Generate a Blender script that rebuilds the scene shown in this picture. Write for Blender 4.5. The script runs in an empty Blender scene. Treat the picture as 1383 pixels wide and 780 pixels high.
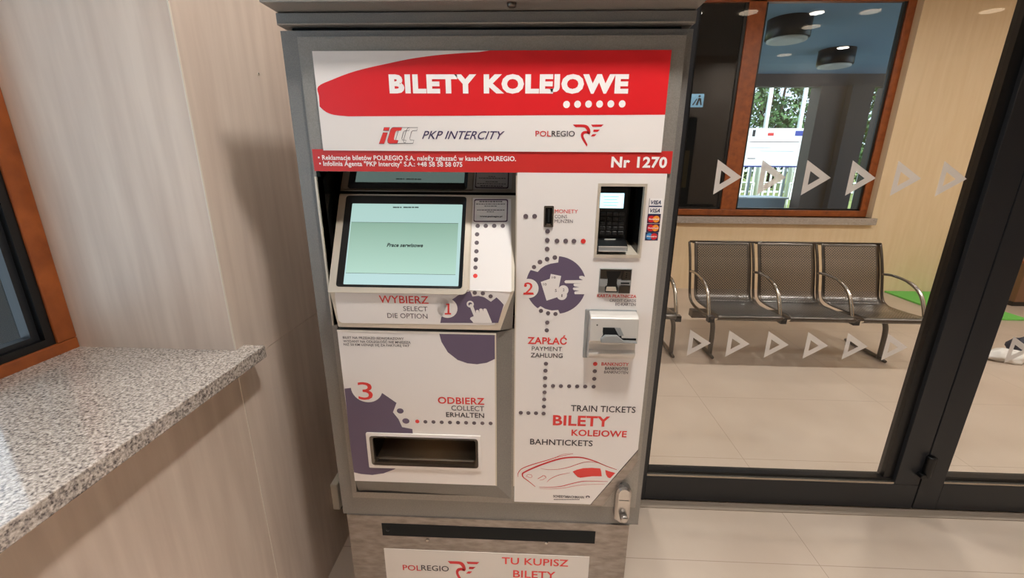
import bpy, math, random
from mathutils import Vector, Matrix
S = bpy.context.scene
COL = S.collection
rnd = random.Random(7)

# ------------------------------------------------------------------ camera
F_PX, PITCH, YAW, ROLL = 577.67, 0.28901843, -0.038757487, 0.0066242293
EYE = Vector((0, 0, 1.55))
def _axes():
    c, s = math.cos, math.sin
    f = Vector((s(YAW)*c(PITCH), c(YAW)*c(PITCH), -s(PITCH)))
    x = Vector((c(YAW), -s(YAW), 0)); u = x.cross(f)
    return c(ROLL)*x + s(ROLL)*u, -s(ROLL)*x + c(ROLL)*u, f
AX, AU, AF = _axes()
cam = bpy.data.cameras.new('camera'); cam.sensor_width = 36; cam.sensor_fit = 'HORIZONTAL'
cam.lens = F_PX/1383*36; cam.clip_start = .02; cam.clip_end = 300
camo = bpy.data.objects.new('camera', cam); COL.objects.link(camo)
camo.matrix_world = Matrix(((AX.x, AU.x, -AF.x, EYE.x), (AX.y, AU.y, -AF.y, EYE.y), (AX.z, AU.z, -AF.z, EYE.z), (0, 0, 0, 1)))
S.camera = camo
S.view_settings.view_transform = 'Standard'; S.view_settings.look = 'None'
S.view_settings.gamma = 1; S.view_settings.use_curve_mapping = False
S.view_settings.exposure = 0.0

# ------------------------------------------------------------------ sky and light levels
W = bpy.data.worlds.new('sky'); S.world = W; W.use_nodes = True
bg = W.node_tree.nodes['Background']; bg.inputs[0].default_value = (.74, .88, 1.0, 1); bg.inputs[1].default_value = 1.9
LAMP_W = 3.7        # each ceiling downlight of the ticket lobby
NEAR_K = 6.1         # the one right above the machine, relative to the rest
HALL_W = 17.0        # each ceiling downlight of the waiting hall
LAMP_COL = (1.0, .98, .95)
sun = bpy.data.lights.new('sun', 'SUN'); sun.energy = 8; sun.angle = .03; sun.color = (1, .97, .92)
suno = bpy.data.objects.new('sun', sun); COL.objects.link(suno); suno.rotation_euler = Vector((-.45, .62, -.75)).to_track_quat('-Z', 'Y').to_euler()

# ------------------------------------------------------------------ colour and materials
def lin(c): return tuple(((v/255)/12.92 if v/255 <= .04045 else ((v/255+.055)/1.055)**2.4) for v in c)
MATS = {}
def mat(name, rgb, rough=.5, metal=0., emit=0., spec=.5):
    m = bpy.data.materials.new(name); m.use_nodes = True
    b = m.node_tree.nodes['Principled BSDF']
    b.inputs['Base Color'].default_value = (*lin(rgb), 1)
    b.inputs['Roughness'].default_value = rough; b.inputs['Metallic'].default_value = metal
    b.inputs['Specular IOR Level'].default_value = spec
    if emit:
        b.inputs['Emission Color'].default_value = (*lin(rgb), 1); b.inputs['Emission Strength'].default_value = emit
    MATS[name] = m
    return m
def N(m, t, **kw):
    n = m.node_tree.nodes.new(t)
    for k, v in kw.items():
        if hasattr(n, k): setattr(n, k, v)
        else: n.inputs[k].default_value = v
    return n
def L(m, a, b): m.node_tree.links.new(a, b)
def noisy(name, rgb, rgb2, scale=(1, 1, 1), nscale=10., detail=6., rough=.5, metal=0., bump=0., lo=.35, hi=.65, spec=.5, rmix=None):
    m = mat(name, rgb, rough, metal, 0, spec); b = m.node_tree.nodes['Principled BSDF']
    tc = N(m, 'ShaderNodeNewGeometry'); mp = N(m, 'ShaderNodeMapping'); mp.inputs['Scale'].default_value = scale
    L(m, tc.outputs['Position'], mp.inputs[0])
    nz = N(m, 'ShaderNodeTexNoise'); nz.inputs['Scale'].default_value = nscale; nz.inputs['Detail'].default_value = detail
    L(m, mp.outputs[0], nz.inputs[0])
    cr = N(m, 'ShaderNodeValToRGB'); cr.color_ramp.elements[0].position = lo; cr.color_ramp.elements[1].position = hi
    cr.color_ramp.elements[0].color = (*lin(rgb), 1); cr.color_ramp.elements[1].color = (*lin(rgb2), 1)
    L(m, nz.outputs[0], cr.inputs[0]); L(m, cr.outputs[0], b.inputs['Base Color'])
    if bump:
        bp = N(m, 'ShaderNodeBump'); bp.inputs['Strength'].default_value = bump; bp.inputs['Distance'].default_value = .002
        L(m, nz.outputs[0], bp.inputs['Height']); L(m, bp.outputs[0], b.inputs['Normal'])
    return m
# wall cladding: pale laminate, grain running upright
noisy('laminate', (206, 186, 170), (224, 206, 190), (9, 9, .7), 3.2, 7, .42, 0, 0, .3, .7)
noisy('hall_wall', (232, 206, 166), (238, 214, 178), (7, 7, .6), 3, 5, .5)
mat('floor_strip', (158, 142, 126), .5)
mat('edge_light', (226, 214, 198), .4)
mat('joint', (96, 80, 70), .8)
mat('ceiling_white', (156, 153, 148), .8)
mat('wall_dim', (120, 112, 104), .7)
noisy('wood', (132, 66, 28), (172, 92, 42), (3, 3, 3), 5, 5, .35, 0, 0, .3, .7)
mat('gasket', (14, 14, 15), .35)
mat('anthracite', (38, 39, 42), .38)
mat('bead', (196, 186, 172), .25, .9)
noisy('machine_paint', (122, 118, 114), (132, 128, 122), (1, 1, 1), 420, 2, .42, .35, .25)
noisy('machine_frame', (140, 134, 126), (150, 144, 136), (1, 1, 1), 420, 2, .42, .35, .25)
noisy('steel_worn', (126, 117, 110), (154, 145, 138), (3, 3, 9), 9, 8, .34, .75, 0, .3, .7)
mat('steel', (190, 184, 176), .25, 1.)
mat('satin_steel', (176, 170, 164), .27, .9)
mat('tray_steel', (176, 162, 142), .3, .7)
mat('steel_dark', (96, 90, 84), .3, 1.)
mat('bezel', (214, 202, 184), .4, .4)
mat('silver_plastic', (204, 198, 190), .35, .2)
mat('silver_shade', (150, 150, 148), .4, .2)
mat('black', (7, 7, 8), .35)
mat('black_matte', (6, 6, 6), .9)
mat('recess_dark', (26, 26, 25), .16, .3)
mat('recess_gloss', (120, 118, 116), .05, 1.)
mat('panel_white', (236, 228, 222), .42)
mat('panel_edge', (246, 240, 228), .4)
mat('poster_white', (214, 206, 198), .45)
mat('red', (218, 30, 36), .38)
mat('strip_red', (200, 46, 42), .38)
mat('print_red', (222, 56, 50), .45)
mat('print_white', (246, 240, 236), .4)
mat('violet', (97, 82, 104), .45)
mat('navy', (70, 56, 92), .45)
mat('print_grey', (104, 90, 92), .5)
mat('print_dark', (66, 54, 56), .5)
mat('dot', (100, 86, 90), .5)
mat('key', (30, 30, 31), .4)
mat('card_blue', (38, 48, 84), .4); mat('card_red', (204, 36, 40), .4); mat('card_orange', (240, 150, 40), .4)
mat('card_lightblue', (64, 140, 196), .4); mat('card_dark', (72, 30, 60), .4)
mat('plastic_white', (232, 226, 214), .4)
mat('socket_white', (230, 222, 206), .45)
mat('decal', (246, 240, 234), .7)
mat('green_mat', (112, 196, 86), .85)
mat('bag_white', (232, 228, 222), .7)
mat('bag_dark', (44, 50, 66), .7)
mat('cabinet_wood', (120, 84, 58), .5)
mat('lamp_white', (236, 232, 224), .5)
mat('lamp_glow', (255, 236, 208), .5, 0, 5.0)
mat('sign_blue', (170, 220, 240), .5, 0, 1.6)
mat('board_white', (236, 242, 246), .6)
mat('flag_red', (206, 60, 60), .6); mat('flag_blue', (60, 76, 160), .6)
mat('fence_white', (226, 230, 232), .6)
noisy('grass', (96, 116, 60), (140, 148, 84), (1, 1, 1), 3, 6, .9)
noisy('leaf', (34, 68, 34), (74, 112, 58), (1, 1, 1), 1.2, 4, .7)
mat('bark', (70, 54, 42), .9)
mat('brown_column', (86, 74, 66), .6)
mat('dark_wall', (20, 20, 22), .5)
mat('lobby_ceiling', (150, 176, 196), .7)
mat('lobby_beam', (70, 66, 66), .7)
mat('lobby_floor', (160, 164, 168), .4)
mat('dark_outside', (26, 30, 34), .6)
mat('ochre', (128, 104, 60), .6)
mat('pictogram', (22, 30, 40), .6)
mat('counter_grey', (176, 196, 208), .5)

def granite():
    m = mat('granite', (170, 160, 150), .06, 0, 0, 1.); b = m.node_tree.nodes['Principled BSDF']
    tc = N(m, 'ShaderNodeNewGeometry')
    nz = N(m, 'ShaderNodeTexNoise'); nz.inputs['Scale'].default_value = 190; nz.inputs['Detail'].default_value = 3
    L(m, tc.outputs['Position'], nz.inputs[0])
    vz = N(m, 'ShaderNodeTexVoronoi'); vz.inputs['Scale'].default_value = 330
    L(m, tc.outputs['Position'], vz.inputs[0])
    cr = N(m, 'ShaderNodeValToRGB'); e = cr.color_ramp.elements
    e[0].position = .30; e[0].color = (*lin((96, 88, 84)), 1); e[1].position = .70; e[1].color = (*lin((222, 212, 204)), 1)
    a = e.new(.42); a.color = (*lin((160, 150, 144)), 1); a = e.new(.52); a.color = (*lin((190, 178, 166)), 1)
    L(m, nz.outputs[0], cr.inputs[0])
    c2 = N(m, 'ShaderNodeValToRGB'); c2.color_ramp.elements[0].position = .05; c2.color_ramp.elements[1].position = .35
    c2.color_ramp.elements[0].color = (.42, .40, .39, 1); c2.color_ramp.elements[1].color = (1, 1, 1, 1)
    sp = N(m, 'ShaderNodeSeparateColor'); L(m, vz.outputs['Color'], sp.inputs[0]); L(m, sp.outputs[0], c2.inputs[0])
    mx = N(m, 'ShaderNodeMix', data_type='RGBA', blend_type='MULTIPLY'); mx.inputs[0].default_value = .7
    L(m, cr.outputs[0], mx.inputs[6]); L(m, c2.outputs[0], mx.inputs[7]); L(m, mx.outputs[2], b.inputs['Base Color'])
granite()

def tiles():
    m = mat('floor_tiles', (186, 166, 146), .32); b = m.node_tree.nodes['Principled BSDF']
    g = N(m, 'ShaderNodeNewGeometry'); sp = N(m, 'ShaderNodeSeparateXYZ'); L(m, g.outputs['Position'], sp.inputs[0])
    ds = []
    for i, (off, per) in enumerate(((1.195, 1.195), (1.384, .646))):
        a = N(m, 'ShaderNodeMath', operation='SUBTRACT'); a.inputs[1].default_value = off; L(m, sp.outputs[i], a.inputs[0])
        d = N(m, 'ShaderNodeMath', operation='DIVIDE'); d.inputs[1].default_value = per; L(m, a.outputs[0], d.inputs[0])
        f = N(m, 'ShaderNodeMath', operation='ROUND'); L(m, d.outputs[0], f.inputs[0])
        s = N(m, 'ShaderNodeMath', operation='SUBTRACT'); L(m, d.outputs[0], s.inputs[0]); L(m, f.outputs[0], s.inputs[1])
        ab = N(m, 'ShaderNodeMath', operation='ABSOLUTE'); L(m, s.outputs[0], ab.inputs[0])
        mu = N(m, 'ShaderNodeMath', operation='MULTIPLY'); mu.inputs[1].default_value = per; L(m, ab.outputs[0], mu.inputs[0]); ds.append(mu)
    mn = N(m, 'ShaderNodeMath', operation='MINIMUM'); L(m, ds[0].outputs[0], mn.inputs[0]); L(m, ds[1].outputs[0], mn.inputs[1])
    lt = N(m, 'ShaderNodeMath', operation='LESS_THAN'); lt.inputs[1].default_value = .0016; L(m, mn.outputs[0], lt.inputs[0])
    nz = N(m, 'ShaderNodeTexNoise'); nz.inputs['Scale'].default_value = 2.5; nz.inputs['Detail'].default_value = 5; L(m, g.outputs['Position'], nz.inputs[0])
    cr = N(m, 'ShaderNodeValToRGB'); cr.color_ramp.elements[0].position = .3; cr.color_ramp.elements[1].position = .7
    cr.color_ramp.elements[0].color = (*lin((190, 171, 153)), 1); cr.color_ramp.elements[1].color = (*lin((202, 184, 167)), 1)
    L(m, nz.outputs[0], cr.inputs[0])
    mx = N(m, 'ShaderNodeMix', data_type='RGBA'); mx.inputs[7].default_value = (*lin((164, 144, 126)), 1)
    L(m, lt.outputs[0], mx.inputs[0]); L(m, cr.outputs[0], mx.inputs[6]); L(m, mx.outputs[2], b.inputs['Base Color'])
tiles()

def glass(name, tint, ior=1.5):
    m = mat(name, (255, 255, 255)); nt = m.node_tree
    out = nt.nodes['Material Output']
    tr = N(m, 'ShaderNodeBsdfTransparent'); tr.inputs[0].default_value = (*tint, 1)
    gl = N(m, 'ShaderNodeBsdfGlossy'); gl.inputs['Roughness'].default_value = 0.0
    # plain pane: mirror share after Schlick, counted once per pane (on its outer faces)
    g = N(m, 'ShaderNodeNewGeometry'); dt = N(m, 'ShaderNodeVectorMath', operation='DOT_PRODUCT')
    L(m, g.outputs['Normal'], dt.inputs[0]); L(m, g.outputs['Incoming'], dt.inputs[1])
    ab = N(m, 'ShaderNodeMath', operation='ABSOLUTE'); L(m, dt.outputs['Value'], ab.inputs[0])
    om = N(m, 'ShaderNodeMath', operation='SUBTRACT'); om.inputs[0].default_value = 1.0; L(m, ab.outputs[0], om.inputs[1])
    pw = N(m, 'ShaderNodeMath', operation='POWER'); pw.inputs[1].default_value = 5; L(m, om.outputs[0], pw.inputs[0])
    ma = N(m, 'ShaderNodeMath', operation='MULTIPLY_ADD'); ma.inputs[1].default_value = .92; ma.inputs[2].default_value = .06; L(m, pw.outputs[0], ma.inputs[0])
    ff = N(m, 'ShaderNodeMath', operation='SUBTRACT'); ff.inputs[0].default_value = 1.0; L(m, g.outputs['Backfacing'], ff.inputs[1])
    fr = N(m, 'ShaderNodeMath', operation='MULTIPLY'); L(m, ma.outputs[0], fr.inputs[0]); L(m, ff.outputs[0], fr.inputs[1])
    mx = N(m, 'ShaderNodeMixShader'); L(m, fr.outputs[0], mx.inputs[0]); L(m, tr.outputs[0], mx.inputs[1]); L(m, gl.outputs[0], mx.inputs[2])
    L(m, mx.outputs[0], out.inputs[0])
glass('glass', (.97, .97, .96)); glass('window_glass', (.92, .96, .98)); glass('tinted_glass', (.5, .53, .56))

def frosted():
    m = MATS['decal']; out = m.node_tree.nodes['Material Output']; b = m.node_tree.nodes['Principled BSDF']
    tr = N(m, 'ShaderNodeBsdfTransparent'); tl = N(m, 'ShaderNodeBsdfTranslucent'); tl.inputs[0].default_value = (*lin((240, 232, 226)), 1)
    m1 = N(m, 'ShaderNodeMixShader'); m1.inputs[0].default_value = .3
    L(m, b.outputs[0], m1.inputs[1]); L(m, tl.outputs[0], m1.inputs[2])
    m2 = N(m, 'ShaderNodeMixShader'); m2.inputs[0].default_value = .9
    L(m, tr.outputs[0], m2.inputs[1]); L(m, m1.outputs[0], m2.inputs[2]); L(m, m2.outputs[0], out.inputs[0])
frosted()

def perforated():
    m = mat('perforated_steel', (122, 120, 118), .3, 1.); nt = m.node_tree
    out = nt.nodes['Material Output']; b = nt.nodes['Principled BSDF']
    uv = N(m, 'ShaderNodeUVMap')
    sp = N(m, 'ShaderNodeSeparateXYZ'); L(m, uv.outputs[0], sp.inputs[0])
    PER = .022
    row = N(m, 'ShaderNodeMath', operation='DIVIDE'); row.inputs[1].default_value = PER*.5; L(m, sp.outputs[1], row.inputs[0])
    rf = N(m, 'ShaderNodeMath', operation='FLOOR'); L(m, row.outputs[0], rf.inputs[0])
    md = N(m, 'ShaderNodeMath', operation='MODULO'); md.inputs[1].default_value = 2; L(m, rf.outputs[0], md.inputs[0])
    hf = N(m, 'ShaderNodeMath', operation='MULTIPLY'); hf.inputs[1].default_value = .5; L(m, md.outputs[0], hf.inputs[0])
    cx = N(m, 'ShaderNodeMath', operation='DIVIDE'); cx.inputs[1].default_value = PER; L(m, sp.outputs[0], cx.inputs[0])
    ad = N(m, 'ShaderNodeMath', operation='ADD'); L(m, cx.outputs[0], ad.inputs[0]); L(m, hf.outputs[0], ad.inputs[1])
    sq = []
    for src, k in ((ad, 1.), (row, .5)):
        f = N(m, 'ShaderNodeMath', operation='FRACT'); L(m, src.outputs[0], f.inputs[0])
        s = N(m, 'ShaderNodeMath', operation='SUBTRACT'); s.inputs[1].default_value = .5; L(m, f.outputs[0], s.inputs[0])
        k_ = N(m, 'ShaderNodeMath', operation='MULTIPLY'); k_.inputs[1].default_value = k; L(m, s.outputs[0], k_.inputs[0])
        p = N(m, 'ShaderNodeMath', operation='POWER'); p.inputs[1].default_value = 2; L(m, k_.outputs[0], p.inputs[0]); sq.append(p)
    sm = N(m, 'ShaderNodeMath', operation='ADD'); L(m, sq[0].outputs[0], sm.inputs[0]); L(m, sq[1].outputs[0], sm.inputs[1])
    lt = N(m, 'ShaderNodeMath', operation='LESS_THAN'); lt.inputs[1].default_value = .032; L(m, sm.outputs[0], lt.inputs[0])
    tr = N(m, 'ShaderNodeBsdfTransparent')
    mx = N(m, 'ShaderNodeMixShader'); L(m, lt.outputs[0], mx.inputs[0]); L(m, b.outputs[0], mx.inputs[1]); L(m, tr.outputs[0], mx.inputs[2])
    L(m, mx.outputs[0], out.inputs[0])
perforated()

def screen_mat(name, top, bot, strength, z0, z1):
    m = mat(name, top, .3); b = m.node_tree.nodes['Principled BSDF']
    b.inputs['Base Color'].default_value = (.02, .02, .02, 1); b.inputs['Roughness'].default_value = .25
    g = N(m, 'ShaderNodeNewGeometry'); sp = N(m, 'ShaderNodeSeparateXYZ'); L(m, g.outputs['Position'], sp.inputs[0])
    mr = N(m, 'ShaderNodeMapRange'); mr.inputs[1].default_value = z0; mr.inputs[2].default_value = z1; L(m, sp.outputs[2], mr.inputs[0])
    cr = N(m, 'ShaderNodeValToRGB'); cr.color_ramp.elements[0].color = (*lin(bot), 1); cr.color_ramp.elements[1].color = (*lin(top), 1)
    L(m, mr.outputs[0], cr.inputs[0]); L(m, cr.outputs[0], b.inputs['Emission Color']); b.inputs['Emission Strength'].default_value = strength
screen_mat('screen_page', (178, 214, 206), (192, 226, 226), .95, 1.27, 1.45)
screen_mat('screen_box', (140, 178, 158), (186, 224, 208), .95, 1.29, 1.41)
mat('screen_ink', (20, 34, 34), .4)
mat('terminal_screen', (196, 240, 255), .4, 0, 1.5)
mat('terminal_ink', (120, 190, 214), .4, 0, .8)

# ------------------------------------------------------------------ mesh builder
class MB:
    def __init__(s): s.v = []; s.f = []; s.m = []; s.sm = []; s.uv = None
    def face(s, idx, m, smooth=False): s.f.append(tuple(idx)); s.m.append(m); s.sm.append(smooth)
    def add(s, vs):
        i = len(s.v); s.v += [Vector(v) for v in vs]; return i
    def poly(s, pts, m):
        i = s.add(pts); s.face(range(i, i+len(pts)), m); return s
    def box(s, x0, x1, y0, y1, z0, z1, m):
        i = s.add([(x0, y0, z0), (x1, y0, z0), (x1, y1, z0), (x0, y1, z0), (x0, y0, z1), (x1, y0, z1), (x1, y1, z1), (x0, y1, z1)])
        for q in ((0, 3, 2, 1), (4, 5, 6, 7), (0, 1, 5, 4), (1, 2, 6, 5), (2, 3, 7, 6), (3, 0, 4, 7)): s.face([i+k for k in q], m)
        return s
    def prism(s, pts, d, m, mside=None):
        """pts: outline (world points, counter-clockwise seen against d); d: extrusion vector"""
        n = len(pts); d = Vector(d); i = s.add(pts); j = s.add([Vector(p)+d for p in pts])
        s.face([i+k for k in range(n)][::-1], m); s.face([j+k for k in range(n)], m)
        for k in range(n): s.face((i+k, i+(k+1) % n, j+(k+1) % n, j+k), mside or m)
        return s
    def tube(s, path, r, m, n=12, cap=True):
        path = [Vector(p) for p in path]; rings = []
        rs = r if isinstance(r, (list, tuple)) else [r]*len(path)
        up = None
        for k, p in enumerate(path):
            t = (path[min(k+1, len(path)-1)] - path[max(k-1, 0)]).normalized()
            if up is None: up = t.orthogonal().normalized()
            up = (up - t*up.dot(t)).normalized(); w = t.cross(up)
            rings.append(s.add([p + rs[k]*(math.cos(a)*up + math.sin(a)*w) for a in [2*math.pi*q/n for q in range(n)]]))
        for a, b in zip(rings, rings[1:]):
            for q in range(n): s.face((a+q, a+(q+1) % n, b+(q+1) % n, b+q), m, True)
        if cap:
            s.face([rings[0]+q for q in range(n)][::-1], m); s.face([rings[-1]+q for q in range(n)], m)
        return s
    def lathe(s, prof, c, axis, m, n=24):
        """prof: (radius, height) pairs along axis"""
        c = Vector(c); ax = Vector(axis).normalized(); u = ax.orthogonal().normalized(); w = ax.cross(u); rings = []
        for r, h in prof:
            rings.append(s.add([c + ax*h + max(r, 1e-5)*(math.cos(a)*u + math.sin(a)*w) for a in [2*math.pi*q/n for q in range(n)]]))
        for a, b in zip(rings, rings[1:]):
            for q in range(n): s.face((a+q, a+(q+1) % n, b+(q+1) % n, b+q), m, True)
        s.face([rings[0]+q for q in range(n)][::-1], m); s.face([rings[-1]+q for q in range(n)], m)
        return s
    def build(s, name, parent=None, org=None, bevel=0., seg=2):
        o0 = Vector(org) if org is not None else (ORG.get(parent, Vector()) if parent is not None else Vector())
        me = bpy.data.meshes.new(name); me.from_pydata([v-o0 for v in s.v], [], s.f)
        names = []
        for k in s.m:
            if k not in names: names.append(k)
        for k in names: me.materials.append(MATS[k])
        me.polygons.foreach_set('material_index', [names.index(k) for k in s.m])
        me.polygons.foreach_set('use_smooth', s.sm)
        if s.uv:
            lay = me.uv_layers.new(name='UVMap')
            for lp in me.loops: lay.data[lp.index].uv = s.uv[lp.vertex_index]
        me.update()
        o = bpy.data.objects.new(name, me); COL.objects.link(o)
        if parent is not None: o.parent = parent; ORG[o] = o0
        else: o.location = o0; ORG[o] = o0
        if bevel:
            b = o.modifiers.new('bevel', 'BEVEL'); b.width = bevel; b.segments = seg; b.limit_method = 'ANGLE'; b.angle_limit = .6
        return o
ORG = {}
def tag(o, label=None, cat=None, group=None, kind=None):
    if label: o['label'] = label
    if cat: o['category'] = cat
    if group: o['group'] = group
    if kind: o['kind'] = kind
    return o
def thing(name, loc, label=None, cat=None, group=None, kind=None):
    o = bpy.data.objects.new(name, None); COL.objects.link(o); o.location = loc; o.empty_display_size = .1
    ORG[o] = Vector(loc); return tag(o, label, cat, group, kind)
def copy_tree(o, parent=None):
    c = o.copy(); COL.objects.link(c); c.parent = parent
    for ch in list(o.children): copy_tree(ch, c)
    return c

# ------------------------------------------------------------------ measured planes of the ticket machine
def ray(px, py): return AF + (px-691.5)/F_PX*AX - (py-390)/F_PX*AU
class Plane:
    """a flat face of the machine; u runs right, v runs up the face, n points out of it"""
    def __init__(s, o, u, v): s.o = Vector(o); s.u = Vector(u).normalized(); s.v = Vector(v).normalized(); s.n = s.u.cross(s.v)
    def uv(s, px, py):
        d = ray(px, py); t = (s.o-EYE).dot(s.n)/d.dot(s.n); p = EYE + d*t - s.o
        return p.dot(s.u), p.dot(s.v)
    def pt(s, a, b, lift=0.): return s.o + a*s.u + b*s.v + lift*s.n
    def px(s, px, py, lift=0.): return s.pt(*s.uv(px, py), lift)
FRONT = Plane((0, .97, 1.55), (1, 0, 0), (0, 0, 1))
LOWER = Plane((0, .95, 1.55), (1, 0, 0), (0, 0, 1))
TILT = Plane((0, .941, 1.266), (1, 0, 0), (0, 1.0551-.941, 1.472-1.266))
STRIP = Plane((0, .941, 1.266), (1, 0, 0), (0, .941-.945, 1.266-1.166))
BASE = Plane((0, .975, .30), (1, 0, 0), (0, 0, 1))
E1 = .0003
def flat(mb, P, pts, m, lift=E1): mb.poly([P.px(x, y, lift) for x, y in pts], m)
def rect(mb, P, x0, y0, x1, y1, m, lift=E1):
    a, b = P.uv(x0, y0), P.uv(x1, y1)
    mb.poly([P.pt(a[0], b[1], lift), P.pt(b[0], b[1], lift), P.pt(b[0], a[1], lift), P.pt(a[0], a[1], lift)], m)
def clip(pts, x0, x1, z0, z1):
    for ax, lim, sg in ((0, x0, 1), (0, x1, -1), (1, z0, 1), (1, z1, -1)):
        out = []
        for i, p in enumerate(pts):
            q = pts[i-1]; a, b = sg*(q[ax]-lim), sg*(p[ax]-lim)
            if (a < 0) != (b < 0): t = a/(a-b); out.append((q[0]+t*(p[0]-q[0]), q[1]+t*(p[1]-q[1])))
            if b >= 0: out.append(p)
        pts = out
    return pts
def flat_clipped(mb, P, pts, box, m, lift=E1):
    q = clip([P.uv(*p) for p in pts], *box)
    if len(q) > 2: mb.poly([P.pt(a, b, lift) for a, b in q], m)
def disc(mb, P, x, y, r, m, lift=E1, n=20, sy=1.):
    a = P.uv(x, y); R = P.uv(x+r, y)[0]-a[0]
    mb.poly([P.pt(a[0]+R*math.cos(t), a[1]+sy*R*math.sin(t), lift) for t in [2*math.pi*k/n for k in range(n)]], m)
def ring(mb, P, x, y, r0, r1, m, lift=E1, n=20):
    a = P.uv(x, y); A = P.uv(x+r0, y)[0]-a[0]; B = P.uv(x+r1, y)[0]-a[0]
    i = mb.add([P.pt(a[0]+q*math.cos(t), a[1]+q*math.sin(t), lift) for t in [2*math.pi*k/n for k in range(n)] for q in (A, B)])
    for k in range(n): k2 = (k+1) % n; mb.face((i+2*k, i+2*k+1, i+2*k2+1, i+2*k2), m)
def stroke(mb, P, pts, ws, m, lift=E1, closed=False):
    q = [Vector(P.uv(x, y)) for x, y in pts]; n = len(q); k0 = P.uv(pts[0][0]+1, pts[0][1])[0]-P.uv(*pts[0])[0]
    if not isinstance(ws, (list, tuple)): ws = [ws]*n
    L_, R_ = [], []
    for k in range(n):
        a = q[(k-1) % n] if (closed or k) else q[0]; b = q[(k+1) % n] if (closed or k < n-1) else q[-1]
        t = (b-a).normalized(); w = Vector((-t.y, t.x))*ws[k]*k0*.5
        L_.append(q[k]+w); R_.append(q[k]-w)
    i = mb.add([P.pt(*p, lift) for p in L_]); j = mb.add([P.pt(*p, lift) for p in R_])
    for k in range(n if closed else n-1): mb.face((j+k, j+(k+1) % n, i+(k+1) % n, i+k), m)
def smooth_pts(pts, k=6):
    out = []
    for i in range(len(pts)-1):
        p0, p1, p2, p3 = (Vector(pts[max(i-1, 0)]), Vector(pts[i]), Vector(pts[i+1]), Vector(pts[min(i+2, len(pts)-1)]))
        for s in range(k):
            t = s/k
            out.append(tuple(.5*((2*p1)+(p2-p0)*t+(2*p0-5*p1+4*p2-p3)*t*t+(3*p1-p0-3*p2+p3)*t**3)))
    return out+[tuple(pts[-1])]
_GL = {}
def glyphs(s, bold, shear):
    k = (s, bold, shear)
    if k not in _GL:
        c = bpy.data.curves.new('lettering', 'FONT'); c.body = s; c.offset = bold; c.shear = shear; c.resolution_u = 3; c.space_character = 1+bold*1.6
        o = bpy.data.objects.new('lettering', c); COL.objects.link(o)
        me = bpy.data.meshes.new_from_object(o.evaluated_get(bpy.context.evaluated_depsgraph_get()))
        vs = [(v.co.x, v.co.y) for v in me.vertices]; fs = [tuple(p.vertices) for p in me.polygons]
        bpy.data.objects.remove(o); bpy.data.meshes.remove(me); bpy.data.curves.remove(c)
        if 'J' in s and s == s.upper() and not set('ĄĘ') & set(s):      # the J of these signs stands on the line
            top = max(v[1] for v in vs); par = list(range(len(vs)))
            def find(a):
                while par[a] != a: a = par[a]
                return a
            for f in fs:
                for k_ in f[1:]: par[find(k_)] = find(f[0])
            low = {}
            for q, v in enumerate(vs): w_ = find(q); low[w_] = min(low.get(w_, 9), v[1])
            vs = [(v[0], (v[1]-low[find(q)])*top/(top-low[find(q)]) if low[find(q)] < -.08 else v[1]) for q, v in enumerate(vs)]
        _GL[k] = (vs, fs)
    return _GL[k]
def text(mb, P, s, x0, y0, x1, y1, ytop, m, bold=.0, shear=0., lift=E1*2):
    """lettering whose baseline runs from (x0,y0) to (x1,y1) in the photo, capitals reaching up to ytop at its left end"""
    vs, fs = glyphs(s, bold, shear); xs = [v[0] for v in vs]; a, b = min(xs), max(xs)
    hv = [v[1] for v in glyphs('H', bold, 0)[0]]; h0, h1 = min(hv), max(hv)
    p, q, t = P.uv(x0, y0), P.uv(x1, y1), P.uv(x0, ytop)
    ku = (q[0]-p[0])/(b-a); kv = (t[1]-p[1])/(h1-h0); sl = (q[1]-p[1])/(q[0]-p[0])*.5
    v0 = (p[1]+q[1])/2 if abs(sl) < .02 else p[1]
    v0 = (p[1]+q[1])/2
    i = mb.add([P.pt(p[0]+(x-a)*ku, v0+(y-h0)*kv, lift) for x, y in vs])
    for f in fs: mb.face([i+k for k in f], m)
def rounded(pts, r, n=5):
    """round the corners of a 2-D outline; r: one radius or one per corner"""
    out = []; k = len(pts)
    for i, p in enumerate(pts):
        rr = r[i] if isinstance(r, (list, tuple)) else r
        p = Vector(p); a = Vector(pts[i-1])-p; b = Vector(pts[(i+1) % k])-p
        if rr <= 0: out.append(tuple(p)); continue
        rr = min(rr, a.length*.49, b.length*.49); A = p+a.normalized()*rr; B = p+b.normalized()*rr
        for s in range(n+1):
            t = s/n; out.append(tuple((1-t)**2*A+2*t*(1-t)*p+t*t*B))
    return out
def ring_wall(mb, outer, inner, f_o, f_i, m, smooth=False):
    """band between two outlines of the same point count, each mapped to world by its function"""
    n = len(outer); i = mb.add([f_o(*p) for p in outer]); j = mb.add([f_i(*p) for p in inner])
    for k in range(n): k2 = (k+1) % n; mb.face((i+k, i+k2, j+k2, j+k), m, smooth)
def holed(mb, x0, x1, z0, z1, holes, y, m):
    """upright sheet at depth y facing the viewer with rectangular openings"""
    xs = sorted({x0, x1, *[v for h in holes for v in h[:2]]}); zs = sorted({z0, z1, *[v for h in holes for v in h[2:]]})
    for a, b in zip(xs, xs[1:]):
        for c, d in zip(zs, zs[1:]):
            if any(h[0] <= (a+b)/2 <= h[1] and h[2] <= (c+d)/2 <= h[3] for h in holes): continue
            mb.poly([(a, y, c), (b, y, c), (b, y, d), (a, y, d)], m)

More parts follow.
